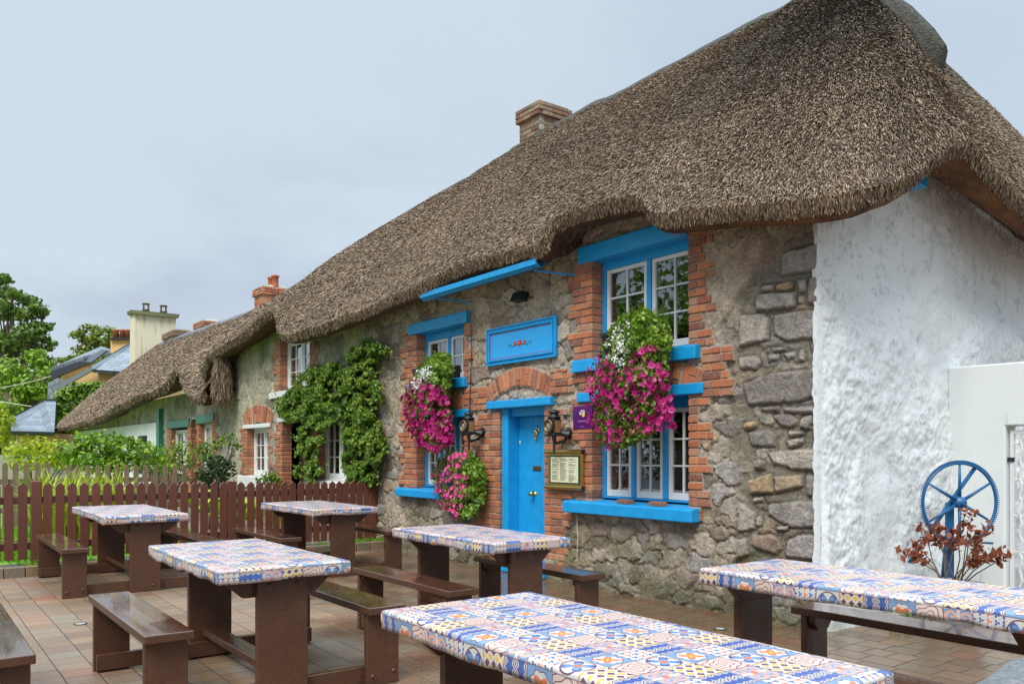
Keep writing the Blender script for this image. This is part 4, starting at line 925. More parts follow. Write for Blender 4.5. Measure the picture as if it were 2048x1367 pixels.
# ------------------------------------------------------------------ chimneys
def brick_block(b, x0, x1, y0, y1, z0, z1, course=.077, seed=1):
    rg = random.Random(seed); z = z0; k = 0
    while z < z1 - .02:
        for (ya, yb, xa, xb) in ((y0, y0 + .1, x0, x1), (y1 - .1, y1, x0, x1)):
            x = xa - (.1 if k % 2 else 0)
            while x < xb - .02:
                a = max(x, xa); c = min(x + .215, xb); b.box(a, c - .01, ya + rg.uniform(-.004, .004), yb, z, z + course - .011); x += .215
        y = y0 + .1
        while y < y1 - .11:
            c = min(y + .215, y1 - .1)
            for (xa, xb) in ((x0, x0 + .1), (x1 - .1, x1)): b.box(xa + rg.uniform(-.003, .003), xb + rg.uniform(-.003, .003), y, c - .01, z, z + course - .011)
            y += .215
        z += course; k += 1
def chimney(parent, x, y, z0, z1, sx, sy, name='chimney', pots=0, moss=True, bm=None, seed=1):
    m0 = MB().box(x - sx / 2 + .012, x + sx / 2 - .012, y - sy / 2 + .012, y + sy / 2 - .012, z0, z1 - .01)
    c = mk(name, m0, M_mortar, parent); b = MB(); brick_block(b, x - sx / 2, x + sx / 2, y - sy / 2, y + sy / 2, z0, z1 - .26, seed=seed)
    brick_block(b, x - sx / 2 - .05, x + sx / 2 + .05, y - sy / 2 - .05, y + sy / 2 + .05, z1 - .26, z1 - .03, seed=seed + 1); mk('brickwork', b, bm or M_brick, c, bevel=.006)
    mm = MB().lathe([(.9 * sx / 2 * 1.41, 0), (.7 * sx / 2, .09), (.2 * sx, .12)], (0, 0, 0), 4, Matrix.Rotation(R(45), 3, 'Z').to_4x4()); mm.v = [(x + a, y + c_ * sy / sx, z1 - .03 + q) for a, c_, q in mm.v]
    mk('moss_capping' if moss else 'flaunching', mm, M_moss if moss else M_mortar, c, smooth=False)
    for k in range(pots):
        px_ = x + (k - (pots - 1) / 2) * sx / max(pots, 1) * .9; mk('chimney_pot', MB().lathe([(.12, 0), (.10, .06), (.095, .30), (.12, .32), (.12, .37), (.09, .37), (.085, .2)], (px_, y, z1), 14), M_terra, c, smooth=True)
    return c
# pub chimney (top about y=205 in the photo, on the ridge)
x_, z_ = wp(1090, 212, 3.1); chimney(PUB, x_ - .02, 3.1, 6.3, 7.33, .56, .66, seed=4, bm=M_oldbrick)
x_, z_ = wp(540, 575, 3.1); c2 = chimney(IVC, x_, 3.2, 5.6, z_ - .02, .72, .9, pots=2, moss=False, seed=6)
x_, z_ = wp(350, 668, 3.0); chimney(FAR, x_, 3.2, 5.4, z_ + .1, 1.6, .9, moss=True, seed=8, bm=M_oldbrick)
x_, z_ = wp(405, 648, 3.3); chimney(FAR, x_, 3.6, 5.4, z_ + .1, 1.0, .9, moss=False, seed=9)

# ------------------------------------------------------------------ low cottage front
wall_field('stone_wall', -34, -14.45, 0, 2.9, .045, [(-16.6, -15.6, .8, 2.1), (-19.2, -17.6, .8, 2.1), (-17.3, -16.85, 0, 2.2)], 41, FAR, (), cell=(.45, .28), tint=(.9, .9, .85), smear0=.4)
mk('room_backing', MB().box(-33.8, -14.6, .5, .56, 0, 2.9), M_dark, FAR)
bricks('brick_surround', FAR, [(-16.85, -16.6, .0, 2.35, 'l'), (-15.6, -15.2, .5, 2.3, 'r'), (-19.5, -19.2, .6, 2.1, ''), (-17.6, -17.3, 0, 2.2, '')], seedv=17)
window(FAR, -16.6, -15.6, .85, 2.1, 2, 3, M_whitep, .08, .05, .05, .05, (-16.8, -15.4, 2.1, 2.3), None, 2, topm=M_green)
window(FAR, -19.2, -17.6, .85, 2.0, 2, 3, M_whitep, .08, .05, .05, .05, (-19.5, -17.4, 2.05, 2.25), None, 2, topm=M_green)
mk('door', MB().box(-17.3, -16.85, .15, .2, 0, 2.2), M_dark, FAR)
mk('porch_wall', MB().box(-33, -20.3, -.10, -.05, 0, 2.25), M_lime, FAR); mk('green_post', MB().box(-20.3, -20.0, -.16, -.02, 0, 2.6), M_green, FAR)
mk('window_opening', MB().box(-22.6, -21.6, -.13, -.10, .8, 1.9), M_dark, FAR); mk('doorway', MB().box(-25.6, -24.9, -.13, -.10, 0.3, 1.9), M_dark, FAR)
# a thatch eyebrow at the party wall, shaggy bundle against the ivy cottage
def straws(name, parent, pts, dirs, ln, w, m_=M_straw, seed=3):
    rg = np.random.default_rng(seed); P_ = np.array(pts); D = np.array(dirs); D /= np.linalg.norm(D, axis=1)[:, None]
    S = np.cross(D, rg.normal(0, 1, D.shape)); S /= np.linalg.norm(S, axis=1)[:, None]; L = (ln * rg.uniform(.5, 1.3, len(P_)))[:, None]
    V = np.stack([P_ - S * w / 2, P_ + S * w / 2, P_ + D * L + S * w / 4, P_ + D * L - S * w / 4], 1).reshape(-1, 3)
    return mknp(name, V, np.arange(len(V)).reshape(-1, 4), m_, parent)
bc = dp(444, 758, 17.4); rgx = np.random.default_rng(8); prof = [(.05, .62), (.12, .5), (.16, .25), (.18, 0), (.17, -.25), (.12, -.42), (.03, -.46)]
bb = mk('thatch_bundle', MB().lathe(prof[::-1], tuple(bc), 18), M_thbase, FAR, smooth=True)
k = 2600; aa = rgx.uniform(0, 6.283, k); tt = rgx.uniform(0, 1, k); zq = .6 - 1.06 * tt; rq = np.interp(-zq, [-.62, -.5, -.25, 0, .25, .42, .46], [.05, .13, .18, .20, .19, .14, .05]); dr = np.stack([np.cos(aa) * .15, np.sin(aa) * .15, -np.ones(k)], 1) + rgx.normal(0, .12, (k, 3))
straws('straw', bb, np.stack([bc.x + rq * np.cos(aa), bc.y + rq * np.sin(aa), bc.z + zq], 1), dr, .14, .012)
# loose fringe under the pub eaves
rg = np.random.default_rng(5); k = 2500; xs = rg.uniform(-7.8, .3, k); zz = np.interp(xs, [a for a, c in F_E], [c for a, c in F_E])
dr = rg.normal(0, .45, (k, 3)); dr[:, 2] -= .9; dr[:, 1] -= .2
straws('eave_fringe', ROOF, np.stack([xs, rg.uniform(-.40, -.15, k), zz + rg.uniform(.01, .08, k)], 1), dr, .055, .004)
k = 900; ys = rg.uniform(0, 3.5, k); dr = rg.normal(0, .5, (k, 3)); dr[:, 2] -= .8
straws('verge_fringe', ROOF, np.stack([rg.uniform(.1, .45, k), ys, np.interp(ys, [0, .35, .62, 1.05, 1.55, 2.5, 3.5], [3.3, 3.45, 3.62, 3.84, 3.76, 3.58, 3.5])], 1), dr, .09, .005)
k = 1; x_, z_ = wp(1212, 264, 1.2)

# ------------------------------------------------------------------ garden wall, gate, wheel and pot beside the gable
GW = empty('garden_wall', (0, 2.07, 0)); tag(GW, 'smooth pale grey rendered wall joining the white gable, with the gate opening in it', 'wall')
b = MB().box(.0, .50, 0, .22, 0, 2.21).box(.50, 1.62, 0, .22, 1.64, 2.21).box(1.62, 3.4, 0, .22, 0, 2.21)
b = MB(); pr = [(.0, 0), (.50, 0), (.50, 1.64), (1.62, 1.64), (1.62, 0), (3.4, 0), (3.4, 2.2), (.0, 2.2)]
sub(GW, 'panel', (lambda q: q)(MB().prism(pr, 2.07, 2.29)), M_render, bevel=.012)
GT = empty('metal_gate', (.52, 2.12, 0)); tag(GT, 'white painted scrolled metal lattice gate in the grey garden wall', 'gate')
mk('gate_frame', MB().box(0, .03, 0, .03, .04, 1.6).box(1.05, 1.08, 0, .03, .04, 1.6).box(.03, 1.05, 0, .03, 1.57, 1.6).box(.03, 1.05, 0, .03, .04, .07), M_white, GT)
for k in range(13):
    x = .085 + k * .078; pts = [(x + .012 * math.sin(i * 1.9), .01, .07 + i * .05) for i in range(31)]
    mk('gate_bar', MB().tube(pts, .010, 5), M_white, GT)
b = MB()
for i in range(5): b.tube([(.03, .026, .2 + i * .32), (1.05, .026, .2 + i * .32)], .007, 5)
mk('cross_rails', b, M_white, GT); mk('hinge', MB().box(-.04, .03, -.01, .02, 1.32, 1.36), M_black, GT)

WX, WY = .46, 1.31
FW = empty('flywheel', (WX, WY, 0), R(60)); tag(FW, 'blue painted spoked iron wheel on a stand by the gable, behind the copper leaved shrub', 'iron wheel')
zc, rad = .985, .33
ring = [(rad * math.cos(2 * math.pi * k / 48), 0, zc + rad * math.sin(2 * math.pi * k / 48)) for k in range(49)]
b = MB().tube(ring, .0135, 10, cap=False)
for k in range(120):
    a = 2 * math.pi * k / 120; M = Matrix.Translation((rad * math.cos(a), 0, zc + rad * math.sin(a))) @ Matrix.Rotation(-a, 4, 'Y'); b.box(.012, .023, -.014, .014, -.004, .004, M)
M_wblue = paint('wheel blue paint', (.008, .11, .28), .35, .12, .2)
mk('rim', b, M_wblue, FW)
for k in range(6):
    a = math.pi / 2 + k * math.pi / 3; mk('spoke', MB().tube([(.03 * math.cos(a), 0, zc + .03 * math.sin(a)), (rad * math.cos(a), 0, zc + rad * math.sin(a))], [.016, .009], 8), M_wblue, FW, smooth=True)
mk('hub', MB().lathe([(.045, -.035), (.048, -.03), (.048, .03), (.03, .045), (.018, .06)], (0, 0, zc), 16, Rx), M_wblue, FW)
mk('post', MB().box(-.075, -.01, .05, .09, 0, .98), M_wblue, FW, bevel=.006); mk('diagonal_arm', MB().tube([(.16, .03, zc + .29), (-.05, .05, zc), (-.42, .05, .48)], .017, 8), M_wblue, FW)
mk('rear_leg', MB().tube([(-.04, .09, .8), (.02, .30, 0)], .018, 8), M_wblue, FW); mk('crank', MB().tube([(-.04, .03, .66), (.30, .0, .64)], .010, 8), M_wblue, FW)

def leaf_quads(P_, Nn, size, rg, asp=.55, droop=.3):
    n_ = len(P_); d = rg.normal(0, 1, (n_, 3)); d[:, 2] -= droop; d -= Nn * (d * Nn).sum(1)[:, None] * .7; d /= np.linalg.norm(d, axis=1)[:, None] + 1e-9
    s = np.cross(Nn, d); s /= np.linalg.norm(s, axis=1)[:, None] + 1e-9; L = (size * rg.uniform(.6, 1.35, n_))[:, None]
    up_ = np.cross(d, s)
    return np.stack([P_ - d * L * .5, P_ + s * L * asp * .5 + up_ * L * .08, P_ + d * L * .5, P_ - s * L * asp * .5 + up_ * L * .08], 1).reshape(-1, 3)
def leaves(name, P_, Nn, size, m_, parent=None, asp=.6, jit=.8, seed=1, droop=.3):
    rg = np.random.default_rng(seed); Nn = np.asarray(Nn, float) + rg.normal(0, jit, (len(P_), 3)); Nn /= np.linalg.norm(Nn, axis=1)[:, None] + 1e-9
    V = leaf_quads(np.asarray(P_), Nn, size, rg, asp, droop); return mknp(name, V, np.arange(len(V)).reshape(-1, 4), m_, parent)
def blobpts(blobs, dens, seed=1, shell=.55):
    rg = np.random.default_rng(seed); PP = []; NN = []
    for (c, r) in blobs:
        r = np.array(r if hasattr(r, '__len__') else (r, r, r), float); n_ = int(dens * (r[0] * r[1] + r[1] * r[2] + r[0] * r[2]) / 3) + 8
        d = rg.normal(0, 1, (n_, 3)); d /= np.linalg.norm(d, axis=1)[:, None]; q = (shell + (1 - shell) * rg.random(n_) ** .7)[:, None] * (1 + .35 * (rg.random((n_, 1)) - .4))
        PP.append(np.array(c) + d * r * q); NN.append(d)
    return np.concatenate(PP), np.concatenate(NN)
def inpoly(px, py, poly):
    c = np.zeros(len(px), bool); n_ = len(poly)
    for i in range(n_):
        x1, y1 = poly[i]; x2, y2 = poly[(i + 1) % n_]; c ^= ((y1 > py) != (y2 > py)) & (px < (x2 - x1) * (py - y1) / (y2 - y1 + 1e-9) + x1)
    return c
# copper shrub in its pot
PT = empty('potted_shrub', (.55, .98, 0)); tag(PT, 'copper leaved shrub in a round pale stone pot before the blue wheel', 'potted plant')
mk('pot', MB().lathe([(.13, 0), (.16, .02), (.20, .16), (.24, .27), (.255, .33), (.255, .36), (.22, .36), (.215, .31)], (0, 0, 0), 28), M_stonepot, PT, smooth=True)
mk('soil', MB().lathe([(.21, 0), (.20, .01)], (0, 0, .315), 20), M_gravel, PT)
rgp = random.Random(12); b = MB(); LP = []
for k in range(17):
    a = rgp.uniform(0, 6.28); reach = rgp.uniform(.08, .42); hh = rgp.uniform(.25, .62) * (1.15 - reach); p = Vector((rgp.uniform(-.06, .06), rgp.uniform(-.06, .06), .32)); pts = [p]
    e_ = Vector((math.cos(a) * reach, math.sin(a) * reach, .34 + hh))
    for t in (.33, .66, 1): pts.append(p.lerp(e_, t) + Vector((rgp.uniform(-.02, .02), rgp.uniform(-.02, .02), .05 * math.sin(t * 3))))
    b.tube(pts, [.006, .005, .004, .002], 5)
    for q in range(3):
        c_ = pts[-1].lerp(pts[-2], q * .45)
        for w_ in range(7): LP.append(c_ + Vector((rgp.gauss(0, .025), rgp.gauss(0, .025), rgp.gauss(0, .022))))
mk('stems', b, M_bark, PT); leaves('leaves', np.array(LP), np.tile((0, -.4, .6), (len(LP), 1)), .072, L_copper, PT, .5, .7, 4, .4)
# small weeds at the foot of the gable
P_, N_ = blobpts([((.35, .55, .06), (.10, .12, .05)), ((.30, .85, .05), (.08, .14, .05))], 9000, 5); tag(leaves('weeds', P_, N_, .035, L_ivy, None, seed=6), 'low green weeds growing at the foot of the white gable', 'weeds')

# foreground granite
g_ = MB(); rr = random.Random(3); nu_, nv_ = 40, 26
gb = []
for i in range(nv_):
    for k in range(nu_):
        a = 2 * math.pi * k / nu_; t = i / (nv_ - 1); r_ = (math.sin(t * math.pi * .5) ** .55 if i else 0); zz = (.93 - .10 * t ** 3) if t < .75 else .93 - .10 * .75 ** 3 - (t - .75) * 3.6
        if t >= .75: r_ = 1.0 + .02 * math.sin(k)
        sx = math.copysign(abs(math.cos(a)) ** .6, math.cos(a)); sy = math.copysign(abs(math.sin(a)) ** .6, math.sin(a))
        gb.append((r_ * .55 * sx, r_ * .52 * sy, max(zz, 0)))
gb = np.array(gb); nz_ = fbm(gb[:, 0] * 7 + 20, gb[:, 1] * 7 + gb[:, 2] * 5 + 20, 33, 4) - .5; gb[:, 2] += nz_ * .05 * (gb[:, 2] > .1); gb[:, 0] *= 1 + nz_ * .08; gb[:, 1] *= 1 + nz_ * .08
idx = np.arange(nu_ * nv_).reshape(nv_, nu_); Fq = np.stack([idx[:-1], np.roll(idx, -1, 1)[:-1], np.roll(idx, -1, 1)[1:], idx[1:]], -1).reshape(-1, 4)[:, ::-1]
o = mknp('granite_pillar', gb, Fq, M_granite, None, True); o.location = (3.42, -3.80, 0); o.rotation_euler = (0, 0, .08); tag(o, 'rough wet grey granite pillar top close by in the lower right corner', 'stone pillar')

# ------------------------------------------------------------------ picnic tables and their cloths
def table(x0, x1, y0, y1, label, clabel, shift=0., bn=(True, True), gap=.13):
    L = x1 - x0; W = y1 - y0; o = empty('picnic_table', ((x0 + x1) / 2, (y0 + y1) / 2, 0)); tag(o, label, 'picnic table', 'brown timber picnic tables on the paved terrace')
    L2 = L / 2 - .03; W2 = W / 2 - .02
    b = MB(); nb = 4; bw = 2 * W2 / nb
    for i in range(nb): b.box(-L2, L2, -W2 + i * bw + .002, -W2 + (i + 1) * bw - .002, .728, .770)
    mk('tabletop', b, M_wood, o, bevel=.004)
    def bolt(b, x, y, z, s):
        b.lathe([(.014, 0), (.013, .004), (.008, .008), (.002, .009)], (x, y, z), 10, Matrix.Rotation(R(90) * s, 3, 'Y').to_4x4())
    for s in (-1, 1):
        xe = s * (L2 - .035)                       # outer face of the end frame
        xi = xe - s * .045
        lg = mk('leg', MB().box(min(xe, xi), max(xe, xi), -.145, .145, 0, .7265), M_wood, o, bevel=.004)
        c = MB().prism([(-W2 + .03, .727), (-W2 + .03, .70), (-W2 + .14, .60), (W2 - .14, .60), (W2 - .03, .70), (W2 - .03, .727)], min(xi, xi - s * .045) , max(xi, xi - s * .045), 'x')
        cb = mk('cross_beam', c, M_wood, o, bevel=.004)
        b = MB(); bolt(b, xe, -.08, .665, s); bolt(b, xe, .08, .665, s); bolt(b, xe, .07, .06, s); mk('bolts', b, M_wood, lg, smooth=True)
        ys = W / 2 + gap + .25
        sk = mk('floor_beam', MB().box(min(xi, xi - s * .045), max(xi, xi - s * .045), -ys + .03, ys - .03, .012, .115), M_wood, o, bevel=.004)
    xa = L2 - .035 - .045
    mk('stretcher', MB().box(-xa, xa, -.06, .06, .15, .195), M_wood, o, bevel=.004)
    for k, t in enumerate((-1, 1)):
        if not bn[k]: continue
        ya = t * (W / 2 + gap); yb = t * (W / 2 + gap + .245); lo, hi = min(ya, yb), max(ya, yb)
        mk('seat', MB().box(-L2 - .03, L2 + .03, lo, hi, .437, .482), M_wood, o, bevel=.006, seg=2)
        for s in (-1, 1):
            xe = s * (L2 - .03); xi = xe - s * .042
            lg = mk('seat_leg', MB().box(min(xe, xi), max(xe, xi), lo + .015, hi - .015, 0, .436), M_wood, o, bevel=.004)
            br = MB().prism([(lo + .03, .434), (lo + .03, .40), (lo + .07, .35), (hi - .07, .35), (hi - .03, .40), (hi - .03, .434)], min(xi, xi - s * .04), max(xi, xi - s * .04), 'x'); mk('seat_bearer', br, M_wood, o, bevel=.003)
            b = MB(); bolt(b, xe, (lo + hi) / 2 - .07, .06, s); bolt(b, xe, (lo + hi) / 2 + .07, .075, s); mk('bolts', b, M_wood, lg, smooth=True)
    # cloth: drawn over the top, lip turned down all round, slightly wavy
    nx = int(L / .02); ny = int(W / .02); sd = int(abs(x0 * 100 + y0 * 37)) % 200
    def edge(u, v):    # u,v in metres in the unfolded sheet; returns position
        drop = .072; R_ = .012
        ax = abs(u) - L / 2; ay = abs(v) - W / 2
        x = math.copysign(min(abs(u), L / 2 + 0), u); y = math.copysign(min(abs(v), W / 2), v); d = max(ax, ay, 0)
        return x, y, d
    us = list(np.linspace(-L / 2, L / 2, nx)); vs = list(np.linspace(-W / 2, W / 2, ny)); ex = [.006, .014, .03, .05, .072]
    us = [-L / 2 - e for e in ex[::-1]] + us + [L / 2 + e for e in ex]; vs = [-W / 2 - e for e in ex[::-1]] + vs + [W / 2 + e for e in ex]
    U, V_ = np.meshgrid(us, vs); U = U.ravel(); V_ = V_.ravel(); ax = np.maximum(np.abs(U) - L / 2, 0); ay = np.maximum(np.abs(V_) - W / 2, 0); d = np.maximum(ax, ay)
    xx = np.clip(U, -L / 2, L / 2); yy = np.clip(V_, -W / 2, W / 2)
    rim = np.minimum(L / 2 - np.abs(xx), W / 2 - np.abs(yy)); z = .778 + .0035 * fbm(U * 5 + 30, V_ * 5 + 30, sd, 3) - np.maximum(0, .012 - rim) ** 2 * 30
    nsx = (fbm(U * 9 + V_ * 9 + 30, d * 20 + 3, sd + 5, 3) - .5); dd = d * (1 + .45 * (fbm(U * 3.2 + V_ * 3 + 50, d * 0, sd + 7, 3) - .45)); z = z - dd
    ox = np.sign(U) * (ax > 0) * (.006 + nsx * .022 * d / .07); oy = np.sign(V_) * (ay > 0) * (.006 + nsx * .022 * d / .07)
    P_ = np.stack([xx + ox, yy + oy, z], 1); Nx = len(us); idx = np.arange(len(U)).reshape(len(vs), Nx)
    Fq = np.stack([idx[:-1, :-1], idx[:-1, 1:], idx[1:, 1:], idx[1:, :-1]], -1).reshape(-1, 4)
    c = mknp('tablecloth', P_, Fq, M_cloth, None, True); c.location = ((x0 + x1) / 2, (y0 + y1) / 2, 0)
    uvl = c.data.uv_layers.new(name='UVMap'); uv = np.stack([U + shift * .118 + L / 2, V_ * 1.0 + W / 2 + 1.55], 1)[Fq.ravel()]
    # the lip is printed with wider tiles than it is tall: stretch the drop so whole motifs show
    uvl.data.foreach_set('uv', uv.astype(np.float32).ravel())
    sm = c.modifiers.new('thick', 'SOLIDIFY'); sm.thickness = .003
    tag(c, clabel, 'tablecloth', 'patchwork print tablecloths'); return o
table(-6.92, -5.06, -4.22, -3.44, 'picnic table nearest the left edge, in front of the picket fence', 'wet patterned cloth on the table nearest the left edge by the fence', 2)
table(-2.16, -.64, -4.47, -3.73, 'picnic table in the left foreground showing a whole near end frame', 'patterned cloth with yellow and maroon end motifs on the left foreground table', 3)
table(-6.40, -4.80, -2.18, -1.40, 'picnic table between the picket fence end and the cottage, far middle', 'patterned cloth on the far middle table near the end of the fence', 5)
table(-2.32, -.87, -2.53, -1.86, 'picnic table standing right in front of the blue door', 'patterned cloth on the table right in front of the blue door', 4)
table(.83, 2.52, -4.28, -3.55, 'largest foreground picnic table at the bottom centre, cut off by the frame', 'big patterned cloth with blue lip motifs on the bottom centre table', 1)
table(.79, 2.47, -2.34, -1.66, 'picnic table at the right in front of the white gable', 'patterned cloth with petal motifs on the table before the white gable', 0)
table(-2.15, -.55, -6.43, -5.70, 'picnic table off the lower left whose wet bench end shows at the left edge', 'cloth on the table off the lower left edge, out of view', 6)
table(.8, 2.42, -6.40, -5.61, 'picnic table under the cloth corner in the bottom left corner', 'cloth whose corner just shows in the bottom left corner of the picture', 3)

# ------------------------------------------------------------------ lights let into the paving
M_lens = plain('ground light glass', (.35, .38, .38), .12)
for (px_, py_, lb_) in ((161, 1247, 'nearest the left foreground bench'), (522, 1201, 'under the left foreground table'), (806, 1163, 'between the far middle table and the table by the door'), (1440, 1257, 'near the wall by the right hand table')):
    x_, y_ = gp(px_, py_); o = empty('ground_light', (x_, y_, 0)); tag(o, 'round glass ground light ' + lb_, 'ground light', 'round lights set in the paving')
    mk('rim', MB().lathe([(.052, .001), (.052, .006), (.040, .007)], (0, 0, 0), 24), M_bronze, o); mk('glass', MB().lathe([(.041, .004), (.036, .0085), (.01, .010)], (0, 0, 0), 24), M_lens, o, smooth=True)

# ------------------------------------------------------------------ picket fences
def S_at(px, py, x):
    r = (px - 1024) / F_; X0 = CC[0] + x * EX[0]; Y0 = CC[1] + x * EX[1]; y = (r * Y0 - X0) / (EY[0] - r * EY[1]); return y, H_ + (HY_ - py) / F_ * (Y0 + y * EY[1])
FX = -7.42
FN = empty('picket_fence', (FX, -2.4, 0)); tag(FN, 'red brown stained picket fence with pointed tops between terrace and garden', 'fence')
tips = [-62, -36, -9, 18, 45, 94, 119, 143.5, 168.5, 192, 215.5, 237.5, 259, 281, 303, 324.5, 345.5, 367, 388.5, 407, 427, 446, 482, 501, 519, 537, 552, 568, 585, 601, 616, 632, 647, 663, 677, 691, 705, 719, 733, 746]
def local_box(name, root, b, m_, **k): return mk(name, loc_mb(b, root.location), m_, root, **k)
for i, t in enumerate(tips):
    y, zt_ = S_at(t, 964.3 - .0052 * t, FX); y2, zb_ = S_at(t, 1121 - .062 * t, FX); zb_ = max(zb_, .09); w_ = .048; th = random.uniform(-.008, .008)
    b = MB().prism([(y - w_, zb_), (y + w_, zb_), (y + w_ + th, zt_ - .045), (y + th, zt_), (y - w_ + th, zt_ - .045)], FX - .0, FX + .022, 'x'); local_box('picket', FN, b, M_fence, bevel=.003)
for t in (72, 462, 758):
    y, zt_ = S_at(t, 963, FX - .04); b = MB().box(FX - .10, FX - .0005 + (.03 if t != 758 else 0), y - .055, y + .055, 0, zt_ + .01)
    local_box('post', FN, b, M_fence, bevel=.005)
y0_, _ = S_at(-80, 960, FX); y1_, _ = S_at(752, 960, FX)
for zz in (.80, .26): local_box('rail', FN, MB().box(FX - .045, FX - .002, y0_, y1_, zz, zz + .085), M_fence, bevel=.004)
OX = -13.0
OF = empty('old_picket_fence', (OX, -3, 0)); tag(OF, 'weathered grey round topped picket fence deeper in the garden', 'fence')
old = [-12, 10, 31, 53, 75, 94] + [137 + 19.3 * k for k in range(13)]
for t in old:
    y, zt_ = S_at(t, 924 if t < 100 else 929, OX); w_ = .043; b = MB().prism([(y - w_, .05), (y + w_, .05), (y + w_, zt_ - .05), (y + w_ * .6, zt_ - .012), (y, zt_), (y - w_ * .6, zt_ - .012), (y - w_, zt_ - .05)], OX, OX + .025, 'x')
    local_box('picket', OF, b, M_old)
y0_, _ = S_at(-30, 960, OX); y1_, _ = S_at(380, 960, OX)
for zz in (.85, .35): local_box('rail', OF, MB().box(OX - .04, OX - .001, y0_, y1_, zz, zz + .09), M_old)

# ------------------------------------------------------------------ greenery on the walls
IVY = empty('climbing_ivy', (-10, -.1, 0)); tag(IVY, 'mass of climbing greenery arching over the door of the ivy clad cottage', 'climbing plant')
poly = [(548, 812), (556, 792), (585, 776), (598, 748), (622, 738), (655, 722), (672, 716), (690, 724), (703, 700), (722, 690), (752, 686), (772, 694), (766, 720), (744, 742), (748, 766), (764, 800), (766, 880), (758, 960), (706, 968), (692, 950), (692, 860), (672, 836), (652, 840), (640, 870), (638, 955), (618, 968), (594, 960), (592, 905), (598, 850), (570, 838)]
rg = np.random.default_rng(4); qx = rg.uniform(535, 785, 200000); qy = rg.uniform(672, 975, 200000); k = inpoly(qx + (fbm(qx / 16, qy / 16, 91, 3) - .5) * 38 + rg.normal(0, 3, 200000), qy + (fbm(qx / 16, qy / 16, 95, 3) - .5) * 38 + rg.normal(0, 3, 200000), poly); qx = qx[k]; qy = qy[k]
den = fbm(qx / 20, qy / 17, 77, 4, .6); k = (den > .39) & (rg.random(len(qx)) < .62); qx = qx[k]; qy = qy[k]; den = den[k]
PP = []
for a, c, e_ in zip(qx, qy, den):
    yy = -.05 - rg.random() * .12 - .24 * max(0, e_ - .40) * 1.6; x_, z_ = wp(a, c, yy); PP.append((x_, yy, z_))
PP = np.array(PP); PP[:, 2] = np.maximum(PP[:, 2], .02); leaves('foliage', PP - np.array(IVY.location), np.tile((.1, -1, .5), (len(PP), 1)), .048, L_ivy, IVY, .75, .75, 8, .5)
def wpt(px, py, y): x_, z_ = wp(px, py, y); return Vector((x_, y, z_)) - IVY.location
mk('stem', MB().tube([wpt(736, 966, -.07), wpt(744, 890, -.08), wpt(747, 870, -.1), wpt(741, 800, -.08), wpt(735, 762, -.1), wpt(728, 730, -.08)], [.04, .035, .03, .03, .025, .02], 7), M_bark, IVY); mk('stem', MB().tube([wpt(616, 966, -.07), wpt(612, 900, -.1), wpt(620, 830, -.08), wpt(650, 780, -.1), wpt(690, 730, -.08)], [.035, .03, .025, .02, .015], 7), M_bark, IVY)

